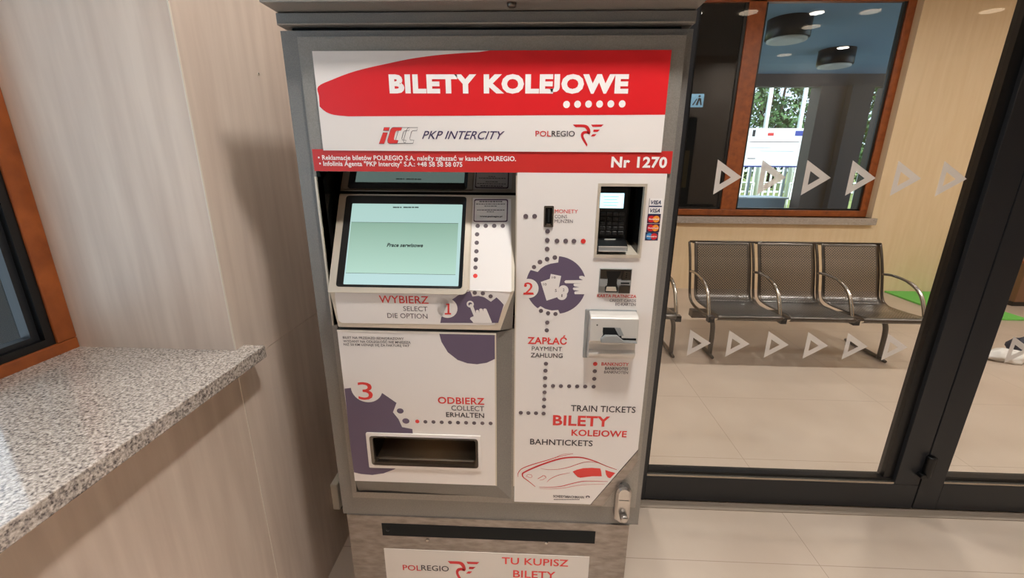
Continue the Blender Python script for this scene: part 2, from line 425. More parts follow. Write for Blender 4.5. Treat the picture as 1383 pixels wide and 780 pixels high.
# ================================================================== the setting
def structure(mb, name, parent=None, org=None, bevel=0.):
    o = mb.build(name, parent, org, bevel)
    if parent is None: o['kind'] = 'structure'
    return o
structure(MB().box(-1.3, 9.5, -3.9, 5.40, -.10, 0, 'floor_tiles'), 'floor')
LOBBY_H = 3.0
structure(MB().box(-1.3, 6.0, -3.9, 1.70, LOBBY_H, LOBBY_H+.1, 'ceiling_white'), 'ceiling')
WX = -.755
w = MB()
w.box(-1.30, WX, -3.9, .981, 0, 1.040, 'laminate')                 # under the sill
w.box(-1.30, WX, .981, 1.70, 0, 1.0265, 'laminate')
w.box(-1.30, WX, .988, 1.70, 1.0285, LOBBY_H, 'laminate')
w.box(-1.30, WX, -3.9, -1.3, 1.040, LOBBY_H, 'laminate')
w.box(-1.30, WX, -1.3, .988, 2.35, LOBBY_H, 'laminate')
w.box(-1.29, WX-.004, .98, 1.69, 1.0265, 1.0285, 'joint')
w.lathe([(.004, 0), (.0045, .0008), (.002, .0009)], (WX, 1.273, 1.778), (1, 0, 0), 'edge_light', 10)
w.lathe([(.0022, 0), (.0022, .0012)], (WX, 1.273, 1.779), (1, 0, 0), 'black_matte', 8)
wl = structure(w, 'wall_left')
tr = MB(); tr.box(WX-.001, WX+.0015, .9865, .991, 1.078, LOBBY_H, 'edge_light'); tr.box(WX-.001, WX+.0012, .9795, .982, 0, 1.02, 'edge_light')
structure(tr, 'trim_1')
structure(MB().box(WX, .46, 1.70, 1.80, 0, 3.5, 'laminate'), 'wall_back')
structure(MB().box(5.9, 6.0, -3.9, 1.70, 0, LOBBY_H, 'laminate'), 'wall_right')
structure(MB().box(-1.3, 6.0, -4.0, -3.9, 0, LOBBY_H+.1, 'wall_dim'), 'wall_front')
h = MB(); h.box(.46, 6.0, 1.70, 1.80, 2.42, 3.5, 'laminate'); h.box(3.30, 6.0, 1.70, 1.80, 0, 2.42, 'laminate'); structure(h, 'wall_header')

# the window in the left wall: wooden frame, dark pane, granite sill
w1 = thing('window_1', (-1.17, .2, 1.078), kind='structure')
FX = -1.173
m_ = MB()
m_.box(FX-.06, FX, -1.3, .988, 1.060, 1.106, 'wood'); m_.box(FX-.06, FX, .942, .988, 1.106, 2.35, 'wood')
m_.box(FX-.06, FX, -1.3, -1.25, 1.106, 2.35, 'wood'); m_.box(FX-.06, FX, -1.3, .988, 2.30, 2.35, 'wood')
m_.build('window_frame', w1, bevel=.003)
m_ = MB()
m_.box(FX-.05, FX-.006, -1.25, .942, 1.106, 1.124, 'gasket'); m_.box(FX-.05, FX-.006, .922, .942, 1.124, 2.30, 'gasket')
m_.box(FX-.045, FX-.02, .905, .922, 1.124, 2.30, 'anthracite'); m_.box(FX-.045, FX-.02, -1.25, .905, 1.124, 1.136, 'anthracite')
m_.build('gasket', w1)
MB().box(FX-.04, FX-.034, -1.25, .91, 1.13, 2.30, 'window_glass').build('pane', w1)
m_ = MB(); m_.prism([(FX-.06, -1.3, 1.044), (-.697, -1.3, 1.044), (-.697, 1.022, 1.044), (WX, 1.022, 1.044), (WX, .988, 1.044), (FX-.06, .988, 1.044)], (0, 0, .034), 'granite')
m_.build('window_sill', w1, bevel=.002)
# dark building close outside that window, open sky beside it
structure(MB().box(-3.2, -3.0, 2.13, 4.2, -.1, 5, 'dark_outside').box(-3.2, -1.31, -5, 4.2, 2.8, 3.0, 'dark_outside'), 'wall_and_daylight_blocker')  # the overhang is unseen, added to cut down the daylight

# glazed screen beside the machine: fixed pane and door leaf in one dark aluminium frame
d1 = thing('door_1', (1.2, 1.73, 0), kind='structure')
GY0, GY1 = 1.70, 1.765
m_ = MB()
m_.box(.46, .572, GY0, GY1, 0, 2.42, 'anthracite'); m_.box(.572, 1.808, GY0, GY1, .008, .140, 'anthracite')
m_.box(1.70, 1.808, GY0, GY1, .14, 2.42, 'anthracite'); m_.box(.572, 1.70, GY0, GY1, 2.30, 2.42, 'anthracite')
m_.build('frame', d1, bevel=.002)
m_ = MB(); m_.box(1.658, 1.70, GY0+.018, GY1-.01, .14, 2.30, 'gasket'); m_.box(.572, .582, GY0+.015, GY1-.01, .14, 2.30, 'gasket')
m_.box(.572, 1.70, GY0+.014, GY1-.01, .140, .163, 'gasket'); m_.build('gasket', d1)
MB().box(.575, 1.698, GY0+.002, GY0+.014, .140, .150, 'bead').build('glazing_bead', d1)
MB().box(.575, 1.695, 1.728, 1.736, .150, 2.30, 'glass').build('pane', d1)
m_ = MB(); m_.box(1.814, 1.916, GY0, GY1, .008, 2.40, 'anthracite'); m_.box(1.916, 3.18, GY0, GY1, .008, .150, 'anthracite')
m_.box(3.18, 3.30, GY0, GY1, .008, 2.40, 'anthracite'); m_.box(1.916, 3.18, GY0, GY1, 2.28, 2.40, 'anthracite')
leaf = m_.build('door_leaf', d1, bevel=.002)
MB().box(1.918, 3.178, GY0+.002, GY0+.014, .150, .160, 'bead').build('glazing_bead', leaf)
MB().box(1.918, 3.178, GY0+.014, GY1-.01, .150, .178, 'gasket').build('gasket', leaf)
MB().box(1.918, 3.178, 1.728, 1.736, .160, 2.28, 'glass').build('pane', leaf)
m_ = MB(); m_.lathe([(.017, 0), (.017, .10), (.014, .104)], (1.812, 1.688, .20), (0, 0, 1), 'black', 16)
m_.lathe([(.012, 0), (.012, .028)], (1.790, 1.672, .205), (0, 1, 0), 'black', 12); m_.box(1.80, 1.84, 1.686, 1.70, .215, .295, 'black')
m_.build('hinge', leaf, bevel=.001)
structure(MB().box(.46, 3.30, 1.655, 1.70, -.002, .004, 'floor_strip'), 'trim_2')  # strip along the door frame, a little darker than the tiles
def tri(x, z, k, par):
    o = [(x, z-.064*k), (x+.099*k, z+.002*k), (x, z+.066*k)]; c = Vector((x+.031*k, z))
    inn = [tuple(c+(Vector(p)-c)*.40) for p in o]; mb = MB(); Y = 1.7265
    a = mb.add([(p[0], Y, p[1]) for p in o]); b = mb.add([(p[0], Y, p[1]) for p in inn])
    for q in range(3): q2 = (q+1) % 3; mb.face((a+q, a+q2, b+q2, b+q), 'decal')
    return mb.build('triangle_decal', par)
for i in range(6): tri(.712+i*.166, 1.497, 1.0, d1)
for i in range(6): tri(.694+i*.1635, .808, .95, d1)
for i in range(6): tri(2.015+i*.166, 1.497, 1.0, leaf); tri(2.015+i*.1635, .808, .95, leaf)

# ------------------------------------------------------------------ the waiting hall behind the glass
HY = 5.38
w = MB(); wx0, wx1, wz0, wz1 = 1.62, 4.14, .925, 3.32
for a in ((-1.3, wx0, 0, 3.5), (wx1, 9.5, 0, 3.5), (wx0, wx1, 0, wz0), (wx0, wx1, wz1, 3.5)): w.box(a[0], a[1], HY, HY+.24, a[2], a[3], 'hall_wall')
structure(w, 'wall_hall')
structure(MB().box(-1.4, -1.3, 1.80, HY, 0, 3.5, 'hall_wall'), 'wall_hall_left')
structure(MB().box(9.4, 9.5, 1.80, HY, 0, 3.5, 'hall_wall'), 'wall_hall_right')
structure(MB().box(6.0, 9.5, 1.70, 1.80, 0, 3.5, 'hall_wall'), 'wall_hall_front')
structure(MB().box(-1.3, 9.5, 1.70, HY+.24, 3.5, 3.6, 'ceiling_white'), 'ceiling_hall')
w2 = thing('window_2', (2.9, HY, .92), kind='structure')
FY0, FY1 = HY+.09, HY+.16
m_ = MB()
m_.box(wx0, wx1, FY0, FY1, .925, 1.0, 'wood'); m_.box(wx1-.085, wx1, FY0, FY1, 1.0, wz1, 'wood')
m_.box(2.37, 2.555, FY0, FY1, 1.0, wz1, 'wood'); m_.box(wx0, wx0+.08, FY0, FY1, 1.0, wz1, 'wood'); m_.box(wx0, wx1, FY0, FY1, wz1-.08, wz1, 'wood')
m_.build('window_frame', w2, bevel=.004)
m_ = MB(); 
for a, b in ((wx0+.08, 2.37), (2.555, wx1-.085)):
    m_.box(a, a+.025, FY0+.02, FY1-.01, 1.0, wz1-.08, 'gasket'); m_.box(b-.03, b, FY0+.02, FY1-.01, 1.0, wz1-.08, 'gasket'); m_.box(a, b, FY0+.02, FY1-.01, 1.0, 1.02, 'gasket')
m_.build('gasket', w2)
MB().box(wx0+.08, 2.37, FY0+.03, FY0+.036, 1.02, wz1-.08, 'tinted_glass').build('pane', w2)
MB().box(2.555, wx1-.085, FY0+.03, FY0+.036, 1.02, wz1-.08, 'window_glass').build('pane', w2)
MB().box(wx0-.04, wx1+.03, HY-.06, HY+.10, .845, .925, 'granite').build('window_sill', w2, bevel=.003)

# perforated steel benches
def bench():
    t = thing('waiting_bench', (2.2, 3.45, 0), 'three-seat perforated steel bench with curved armrests in full view behind the glass', 'bench')
    PS = [(3.115, .405), (3.095, .418), (3.092, .436), (3.11, .447), (3.16, .445), (3.30, .432), (3.44, .424), (3.53, .428)]
    PB = [(3.53, .428), (3.575, .445), (3.60, .480), (3.622, .56), (3.655, .68), (3.70, .80), (3.725, .870), (3.738, .893), (3.755, .900), (3.770, .892), (3.772, .876)]
    def sheet(prof, xa, xb, name):
        mb = MB(); uv = []; n = len(prof); pr = smooth_pts(prof, 3); acc = 0; rows = []; last = None
        for y, z in pr:
            if last: acc += math.hypot(y-last[0], z-last[1])
            last = (y, z); mg = .03
            i = mb.add([(xa, y, z), (xa+mg, y, z), (xb-mg, y, z), (xb, y, z)]); rows.append(i)
            solid = (acc < .05 and name == 'seat') or (name == 'backrest' and z > .872)
            for x in (xa, xa+mg, xb-mg, xb): uv.append((x-xa, acc))
        for k, (a, b) in enumerate(zip(rows, rows[1:])):
            zc = mb.v[a].z; yc = mb.v[a].y
            plain = (name == 'backrest' and zc > .868) or (name == 'seat' and yc < 3.10)
            for q in range(3): mb.face((a+q, a+q+1, b+q+1, b+q), 'steel_dark' if (q != 1 or plain) else 'perforated_steel', True)
        mb.uv = uv
        o = mb.build(name, t)
        sm = o.modifiers.new('thickness', 'SOLIDIFY'); sm.thickness = .003; sm.offset = 0
        return o
    xs = [1.40, 1.937, 2.474, 3.011]
    for a, b in zip(xs, xs[1:]):
        sheet(PS, a+.035, b-.022, 'seat'); sheet(PB, a+.035, b-.022, 'backrest')
    MB().box(1.34, 3.08, 3.34, 3.42, .335, .395, 'steel_dark').build('beam', t, bevel=.006)
    for x in xs:
        m = MB()
        side = smooth_pts([(3.10, .425), (3.25, .405), (3.45, .398), (3.56, .425), (3.60, .48), (3.625, .56), (3.66, .68), (3.705, .80), (3.748, .892)], 4)
        m.tube([(x, y, z) for y, z in side], .0115, 'steel_dark', 8)
        m.box(x-.022, x+.022, 3.11, 3.16, .385, .43, 'black')
        m.build('side_frame', t)
        arm = smooth_pts([(3.645, .655), (3.55, .668), (3.42, .662), (3.32, .635), (3.25, .585), (3.21, .52), (3.18, .455), (3.165, .42)], 5)
        MB().tube([(x, y, z) for y, z in arm], [.011 if k < 12 else .014 for k in range(len(arm))], 'steel', 10).build('armrest', t)
    for x in (1.52, 2.90):
        m = MB()
        m.tube(smooth_pts([(x-.10, 3.38, .372), (x-.04, 3.375, .366), (x, 3.36, .30), (x+.01, 3.352, .20), (x+.01, 3.348, .012)], 5), .019, 'steel_dark', 10)
        m.build('leg', t)
        MB().tube([(x+.01, 3.28, .014), (x+.01, 3.40, .018), (x+.01, 3.66, .018), (x+.01, 3.74, .014)], [.012, .017, .017, .012], 'steel_dark', 8).build('foot', t)
    m = MB(); m.tube([(xs[0]+.0, 3.742, .897), (xs[-1], 3.742, .897)], .009, 'steel_dark', 8); m.build('top_rail', t)
    return t
b1 = bench()
b2 = copy_tree(b1); b2.location.x -= 1.86
for ch in b2.children:
    if ch.name.split('.')[0] in ('leg', 'foot') and max(v.co.x for v in ch.data.vertices) > .4: ch.location.x += .16
b2['label'] = 'steel bench end with armrest showing at the right edge of the ticket machine'

tag(MB().prism([(4.50, 4.38, 0), (5.20, 4.38, 0), (5.20, 5.36, 0), (4.50, 5.36, 0)], (0, 0, .02), 'green_mat').build('floor_mat', org=(4.85, 4.87, 0), bevel=.004),
    'bright green mat on the tiled floor beyond the right end of the bench', 'mat')
def blob(name, c, r, m, seed, k=.3):
    mb = MB(); R = random.Random(seed); nu, nv = 22, 12; ph = [R.uniform(0, 6.28) for _ in range(8)]
    rows = []
    for j in range(nv+1):
        th = math.pi*j/nv; row = []
        for i in range(nu):
            a = 2*math.pi*i/nu
            q = 1+k*(.5*math.sin(3*a+ph[0]+2*th)+.35*math.sin(5*a+ph[1]-3*th)+.3*math.sin(7*th+ph[2]+2*a)+.2*math.sin(11*a+ph[3]))
            row.append((c[0]+r[0]*q*math.sin(th)*math.cos(a), c[1]+r[1]*q*math.sin(th)*math.sin(a), max(0.001, c[2]+r[2]*q*math.cos(th))))
        rows.append(mb.add(row))
    for a, b in zip(rows, rows[1:]):
        for i in range(nu): mb.face((a+i, b+i, b+(i+1) % nu, a+(i+1) % nu), m, True)
    return mb.build(name, org=(c[0], c[1], 0))
tag(blob('plastic_bag', (3.97, 3.40, .035), (.16, .09, .05), 'bag_white', 3), 'crumpled white bag on the floor seen through the right glass door', 'bag')
tag(blob('bundle', (4.22, 3.52, .06), (.10, .09, .09), 'bag_dark', 5, .2), 'dark blue bundle on the floor next to the crumpled white bag', 'bundle')
cb = thing('low_cabinet', (5.95, 5.1, 0), 'low brown wooden cabinet against the far wall right of the green mat', 'cabinet')
MB().box(5.52, 6.5, 4.84, 5.37, .06, .50, 'cabinet_wood').build('body', cb, bevel=.004)
MB().box(5.50, 6.52, 4.82, 5.375, .50, .53, 'wood').build('top', cb, bevel=.004)
MB().box(5.55, 6.47, 4.88, 5.36, 0, .06, 'gasket').build('plinth', cb)

# ------------------------------------------------------------------ through the hall window: glazed porch, then the open air
structure(MB().box(-3, 14, HY+.24, 11.9, -.1, 0, 'lobby_floor'), 'floor_porch')
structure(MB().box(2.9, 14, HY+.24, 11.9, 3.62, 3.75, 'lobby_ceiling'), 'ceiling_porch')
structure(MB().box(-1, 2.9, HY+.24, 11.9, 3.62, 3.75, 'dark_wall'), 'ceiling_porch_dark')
structure(MB().box(1.2, 2.83, 6.6, 6.7, 0, 3.62, 'dark_wall'), 'wall_porch_dark')
f = MB(); f.box(2.83, 5.15, 11.6, 11.8, 0, 3.62, 'dark_wall'); f.box(5.15, 14, 11.6, 11.8, 3.34, 3.62, 'lobby_beam'); structure(f, 'wall_porch')
structure(MB().box(6.95, 7.55, 11.5, 11.9, 0, 3.34, 'brown_column'), 'wall_porch_pillar')
structure(MB().box(7.55, 8.05, 11.3, 11.9, 0, 3.34, 'lobby_beam'), 'wall_porch_pier')
structure(MB().box(8.55, 14, 11.6, 11.9, 0, 3.34, 'dark_wall'), 'wall_porch_right')
sg = thing('toilet_sign', (2.31, 6.58, 2.38), 'small pale blue pictogram sign on the dark wall seen behind the left window sash', 'sign')
MB().box(2.235, 2.405, 6.575, 6.6, 2.30, 2.47, 'sign_blue').build('sign_plate', sg, bevel=.004)
m_ = MB(); Y = 6.573
for pts in ([(2.30, 2.325), (2.33, 2.325), (2.345, 2.39), (2.365, 2.325), (2.385, 2.325), (2.365, 2.415), (2.33, 2.42)],
            [(2.325, 2.43), (2.345, 2.425), (2.362, 2.44), (2.345, 2.456), (2.328, 2.45)], [(2.25, 2.325), (2.27, 2.325), (2.315, 2.40), (2.305, 2.41)]):
    m_.poly([(x, Y, z) for x, z in pts], 'pictogram')
m_.build('pictogram', sg)
nb = thing('notice_board', (2.24, 6.58, 1.2), 'ochre board on the dark wall just right of the ticket machine', 'board')
MB().box(2.17, 2.30, 6.575, 6.6, 1.20, 1.72, 'ochre').build('board', nb, bevel=.003)
m_ = MB(); m_.box(2.16, 2.31, 6.572, 6.6, 1.72, 1.735, 'gasket'); m_.box(2.16, 2.31, 6.572, 6.6, 1.185, 1.20, 'gasket'); m_.box(2.16, 2.17, 6.572, 6.6, 1.20, 1.72, 'gasket'); m_.box(2.30, 2.31, 6.572, 6.6, 1.20, 1.72, 'gasket'); m_.build('frame', nb)
def drum(x, y, label):
    t = thing('ceiling_lamp', (x, y, 3.62), label, 'ceiling lamp')
    MB().lathe([(.30, 0), (.30, -.26), (.28, -.27)], (x, y, 3.62), (0, 0, 1), 'gasket', 28).build('drum', t)
    MB().lathe([(.27, 0), (.27, -.03), (.2, -.045)], (x, y, 3.355), (0, 0, 1), 'lamp_white', 28).build('diffuser', t)
drum(3.85, 7.45, 'large dark drum lamp under the bluish ceiling beyond the hall window, the nearer one')
drum(5.78, 9.3, 'dark drum lamp further back under the bluish ceiling, above the brown pillar')
structure(MB().box(-30, 80, 11.9, 90, -.15, -.02, 'grass'), 'ground_grass')
structure(MB().box(2, 14, 11.9, 13.3, -.02, .0, 'lobby_floor'), 'floor_pavement')
ib = thing('information_board', (7.2, 13.8, 0), 'white information board with small emblems standing on posts outdoors', 'board')
BX0, BX1, BZ0, BZ1, BY = 6.46, 8.10, 1.44, 2.55, 13.8
MB().box(BX0, BX1, BY, BY+.04, BZ0, BZ1, 'board_white').build('panel', ib, bevel=.004)
m_ = MB(); Y = BY-.004
for x0, x1, z0, z1, m in ((6.60, 6.68, 2.32, 2.50, 'pictogram'), (7.05, 7.22, 2.34, 2.42, 'flag_red'), (7.84, 8.06, 2.34, 2.48, 'flag_blue'), (6.55, 8.0, 2.16, 2.175, 'print_grey'), (6.56, 7.2, 2.0, 2.012, 'counter_grey'), (6.9, 7.9, 1.9, 1.912, 'counter_grey'), (6.56, 6.8, 1.68, 1.70, 'print_grey'), (BX0, BX1, 1.44, 1.48, 'flag_blue')):
    m_.box(x0, x1, Y, BY, z0, z1, m)
m_.build('printing', ib)
for x in (6.75, 7.8): MB().tube([(x, BY+.08, 0), (x, BY+.08, 2.5)], .04, 'fence_white', 8).build('post', ib)
for x, y, lb in ((8.55, 17.0, 'white lamp post behind the information board, the left of two'), (10.1, 17.6, 'white lamp post behind the information board, the right of two')):
    t = thing('lamp_post', (x, y, 0), lb, 'lamp post')
    MB().tube([(x, y, 0), (x, y, 5.2)], [.09, .07], 'fence_white', 8).build('pole', t)
    MB().tube(smooth_pts([(x, y, 5.15), (x, y-.25, 5.5), (x, y-.9, 5.6)], 4), .05, 'fence_white', 8).build('arm', t)
t = thing('railing', (8, 15.6, 0), 'white tubular railing on the grass under the information board', 'railing')
for i in range(7):
    x = 6.0+i*1.0
    MB().tube(smooth_pts([(x, 15.6, 0), (x, 15.6, .8), (x+.06, 15.6, .9), (x+.7, 15.6, .9), (x+.76, 15.6, .8), (x+.76, 15.6, 0)], 3), .03, 'fence_white', 6).build('hoop', t)
t = thing('picket_fence', (10, 20, 0), 'pale fence in front of the trees', 'fence')
MB().box(6.5, 15, 20, 20.04, 1.2, 1.28, 'fence_white').build('rail', t); MB().box(6.5, 15, 20, 20.04, .3, .38, 'fence_white').build('rail', t)
for i in range(34): MB().box(6.6+i*.25, 6.68+i*.25, 19.96, 20, .0, 1.45, 'fence_white').build('picket', t)
tag(MB().box(5.6, 7.0, 12.2, 12.9, 0, .62, 'counter_grey').box(5.55, 7.05, 12.15, 12.95, .62, .66, 'board_white').build('concrete_planter', org=(6.3, 12.5, 0), bevel=.01), 'pale grey block standing outside below the window', 'block')
def tree(x, y, hgt, r, seed, label):
    R = random.Random(seed); t = thing('tree', (x, y, 0), label, 'tree')
    m = MB(); m.tube([(x, y, -.05), (x+.1, y, hgt*.3), (x, y+.1, hgt*.6), (x, y, hgt*.85)], [.24, .18, .12, .04], 'bark', 8)
    for k in range(7):
        a = R.uniform(0, 6.28); z = hgt*R.uniform(.25, .6); m.tube([(x, y, z), (x+r*.6*math.cos(a), y+r*.6*math.sin(a), z+hgt*.2)], [.07, .02], 'bark', 6)
    m.build('trunk', t)
    m = MB()
    cl = []
    for k in range(26):
        z = R.uniform(.16, .97); w = r*math.sin(min(1, (z+.12))*math.pi*.86)**.7; a = R.uniform(0, 6.28); q = w*R.uniform(.3, .95)
        cl.append((Vector((x+q*math.cos(a), y+q*math.sin(a), z*hgt)), R.uniform(.5, .95)*r*.42))
    for c, cr in cl:
        for k in range(150):
            d = Vector((R.gauss(0, 1), R.gauss(0, 1), R.gauss(0, 1))).normalized(); p = c+d*cr*R.uniform(.75, 1.05)
            u = d.orthogonal().normalized(); v = d.cross(u); s = R.uniform(.07, .15); tlt = Vector((R.uniform(-.5, .5), R.uniform(-.5, .5), R.uniform(-.5, .5)))
            u = (u+tlt).normalized()*s; v = v*s*.6
            m.poly([p-u, p+v, p+u, p-v], 'leaf')
    m.build('crown', t)
TR = [(9.0, 22, 6.0, 1.9), (12.6, 25, 7.4, 2.1), (16.6, 24, 7.4, 2.0), (20.5, 27, 8.0, 2.2), (12.0, 31, 7.4, 2.4), (20.0, 33, 8.6, 2.6), (16.2, 30.5, 7.8, 2.2)]
TL = ['green tree at the left edge of the outdoor view, left of the information board', 'tall green tree behind the information board, between the two lamp posts', 'green tree to the right of the right lamp post',
      'green tree mostly hidden by the brown pillar', 'green tree of the back row behind the information board', 'green tree in the narrow gap right of the brown pillar', 'green tree of the back row between the right lamp post and the brown pillar']
for i, (a, l) in enumerate(zip(TR, TL)): tree(*a, 11+i, l)

# ================================================================== ceiling downlights
def downlight(x, y, z, wts, label, group, cat='ceiling light'):
    t = thing('downlight', (x, y, z), label, cat, group)
    r = MB(); n = 28
    r.lathe([(.115, 0), (.115, -.008), (.095, -.012), (.088, -.004)], (x, y, z), (0, 0, 1), 'lamp_white', n); r.build('trim_ring', t)
    MB().lathe([(.086, -.0125), (.06, -.0135)], (x, y, z), (0, 0, 1), 'lamp_glow', n).build('lens', t)
    return t
def lamp(t, wts, size=.17, spread=2.7):
    l = bpy.data.lights.new('bulb', 'AREA'); l.shape = 'DISK'; l.size = size; l.energy = wts; l.color = LAMP_COL; l.spread = spread
    o = bpy.data.objects.new('bulb', l); COL.objects.link(o); o.parent = t; o.location = (0, 0, -.02)
LB = 'round white recessed ceiling downlight of the ticket lobby, in a set with some added for fill'
spots = [(.22, .39)] + [(x, .39) for x in (1.4, 2.58, 3.76)] + [(x, -1.51) for x in (-.17, .99, 2.15, 3.33, 4.48)] + [(3.06, -2.0)] + [(x, -3.3) for x in (-.1, 1.7, 3.5)] + [(-.38, 1.25)] + [(-.2, -.56), (.75, -.56)]  # wall gap lamp and front pair at the end are added fill
proto = downlight(*spots[0], LOBBY_H, 1, LB, 'lobby downlights')
for i, (x, y) in enumerate(spots):
    t = proto if i == 0 else copy_tree(proto); t.location = (x, y, LOBBY_H)
for t in [o for o in COL.objects if o.name.startswith('downlight')]:
    near = (t.location - Vector((.22, .39, LOBBY_H))).length < .01
    if abs(t.location.y+.56) < .01: lamp(t, LAMP_W*3.5, .17, 1.3); continue  # added pair, narrow beams to brighten the lower panels
    lamp(t, LAMP_W*(NEAR_K if near else 1.6 if t.location.y > 1 else 1.), .17, 2.4 if near or t.location.y > 1 else 1.6)  # the lamp behind the machine front is added to brighten the wall
HB = 'round white recessed ceiling downlight of the waiting hall behind the glass'
h0 = downlight(.6, 2.5, 3.5, 1, HB, 'hall downlights')
hs = [(x, y) for y in (2.45, 4.3) for x in (.6, 2.2, 3.8, 5.4, 7.2)]
hl = []
for i, (x, y) in enumerate(hs):
    t = h0 if i == 0 else copy_tree(h0); t.location = (x, y, 3.5); hl.append(t)
for t in hl: lamp(t, HALL_W*(1.45 if t.location.y < 3 else .2), .17, 2.9)

# ================================================================== the ticket machine
tm = thing('ticket_machine', (-.10, 1.2, 0), 'tall grey railway ticket machine with red and white front panels, on the tiled floor', 'ticket machine')
MX0, MX1, MT, MBT = -.521, .321, 1.806, .574
# openings in the front: display recess, card terminal niche, ticket tray
RX0, RX1, RZ0, RZ1 = -.477, -.0305, 1.16, 1.527
NX0, NX1, NZ0, NZ1 = .155, .250, 1.349, 1.500
TXa, TXb = LOWER.uv(501, 588), LOWER.uv(645, 629)
TX0, TX1, TZ0, TZ1 = TXa[0], TXb[0], TXb[1]+1.55, TXa[1]+1.55
b = MB()
BY0 = .979
holed(b, MX0, MX1, MBT, MT, [(RX0, RX1, RZ0, RZ1), (NX0-.012, NX1+.012, NZ0-.012, NZ1+.012), (TX0-.01, TX1+.01, TZ0-.01, TZ1+.01)], BY0, 'machine_paint')
b.poly([(MX0, BY0, MBT), (MX0, BY0, MT), (MX0, 1.52, MT), (MX0, 1.52, MBT)], 'machine_paint')
b.poly([(MX1, BY0, MBT), (MX1, 1.52, MBT), (MX1, 1.52, MT), (MX1, BY0, MT)], 'machine_paint')
b.poly([(MX0, BY0, MT), (MX1, BY0, MT), (MX1, 1.52, MT), (MX0, 1.52, MT)], 'machine_paint')
b.poly([(MX0, 1.52, MBT), (MX0, 1.52, MT), (MX1, 1.52, MT), (MX1, 1.52, MBT)], 'machine_paint')
b.poly([(MX0, BY0, MBT), (MX0, 1.52, MBT), (MX1, 1.52, MBT), (MX1, BY0, MBT)], 'machine_paint')
b.build('housing', tm)
# raised front frame
f = MB(); FX0, FX1, FZ0, FZ1 = -.483, .306, .640, 1.793; FYF = .9705
hol = [(RX0, RX1, RZ0, RZ1), (NX0-.005, NX1+.005, NZ0-.005, NZ1+.005), (-.47, -.05, .66, RZ0)]
holed(f, FX0, FX1, FZ0, FZ1, hol, FYF, 'machine_frame')
for x0, x1, z0, z1 in [(FX0, FX1, FZ0, FZ1)]:
    f.poly([(x0, FYF, z0), (x0, FYF, z1), (x0, BY0, z1), (x0, BY0, z0)], 'machine_frame'); f.poly([(x1, FYF, z0), (x1, BY0, z0), (x1, BY0, z1), (x1, FYF, z1)], 'machine_frame')
    f.poly([(x0, FYF, z1), (x1, FYF, z1), (x1, BY0, z1), (x0, BY0, z1)], 'machine_frame'); f.poly([(x0, FYF, z0), (x0, BY0, z0), (x1, BY0, z0), (x1, FYF, z0)], 'machine_frame')
# bare metal edges of the display recess
f.box(RX0-.004, RX0, FYF-.003, 1.0, RZ0, RZ1-.012, 'bezel'); f.box(RX1, RX1+.006, FYF-.003, 1.0, .70, RZ1-.006, 'bezel')
f.build('front_frame', tm)

# hood with its neck
hd = MB()
hd.box(MX0, MX1, .969, 1.50, 1.8135, 1.836, 'machine_paint')
hd.box(MX0+.003, MX1-.003, .964, .969, 1.8135, 1.8165, 'machine_frame')
hd.box(MX0+.02, MX1-.02, .99, 1.50, 1.806, 1.8135, 'black_matte')
hd.prism([(MX0, .916, 1.838), (MX1, .916, 1.838), (MX1, 1.55, 1.838), (MX0, 1.55, 1.838)], (0, 0, .10), 'machine_frame')
hd.build('hood', tm, bevel=.002)
m_ = MB(); m_.lathe([(.009, 0), (.009, -.005), (.006, -.008)], (-.04, .93, 1.838), (0, 0, 1), 'steel_dark', 12); m_.build('bolt', tm)

# header panel: swoosh, name, operators
hp = MB(); P = FRONT
a = P.uv(423.8, 71); c = P.uv(908.5, 67); z1 = 1.7655; z0 = 1.571; HX0, HX1 = -.4525, .2780
hp.box(HX0, HX1, .9655, .9715, z0, z1, 'panel_white')
HPL = Plane((0, .9655, 1.55), (1, 0, 0), (0, 0, 1))
sw = [(925, 60.0), (700, 62), (648, 70.2), (600, 73.5), (560, 78.5), (520, 86.5), (480, 96), (450, 107), (429.8, 116.9), (431, 130), (431.7, 143.5)]
sw = sw[:2]+smooth_pts(sw[2:], 4)+smooth_pts([(432.2, 144.2), (440, 150.8), (451, 155), (470, 157)], 4)+[(915, 154.6)]
flat_clipped(hp, HPL, sw[::-1], (HX0, HX1, -9, z1-1.55), 'red')
for x, y in ((449, 550), (507, 549), (565, 548), (623, 548), (682, 547), (742, 547)): disc(hp, HPL, 650+x/3.9, y/3.9, 4.6, 'print_white', E1*2)
hpo = hp.build('header_panel', tm)
t_ = MB()
text(t_, HPL, 'BILETY KOLEJOWE', 526.5, 127, 848, 125.5, 101.3, 'print_white', .055)
t_.build('lettering', hpo)
lg = MB(); q = lambda x, y: (500+x/6.915, 160+y/6.915)
def polyq(mb, P, fn, pts, m, lift): flat(mb, P, [fn(*p) for p in pts], m, lift)
def shp(pts, m, lift=E1): polyq(lg, HPL, q, pts, m, lift)
ii = [(133, 84), (180, 84), (172, 112), (124, 112)]; i2 = [(120, 133), (163, 133), (131, 233), (84, 233)]
def cc(dx): return [(220+dx, 84), (297+dx, 84), (288+dx, 112), (248+dx, 114), (237+dx, 124), (222+dx, 185), (225+dx, 200), (262+dx, 202), (252+dx, 231), (185+dx, 232), (166+dx, 222), (164+dx, 200), (192+dx, 105), (205+dx, 88)]
def grow(pts, k):
    c = sum((Vector(p) for p in pts), Vector((0, 0)))/len(pts); return [tuple(Vector(p)+(Vector(p)-c).normalized()*k) for p in pts]
for dx, lf in ((148, E1), (74, E1*1.5)):
    o = [q(*p) for p in cc(dx)]; flat(lg, HPL, o, 'panel_white', lf); stroke(lg, HPL, o, .55, 'print_dark', lf+.0002, True)
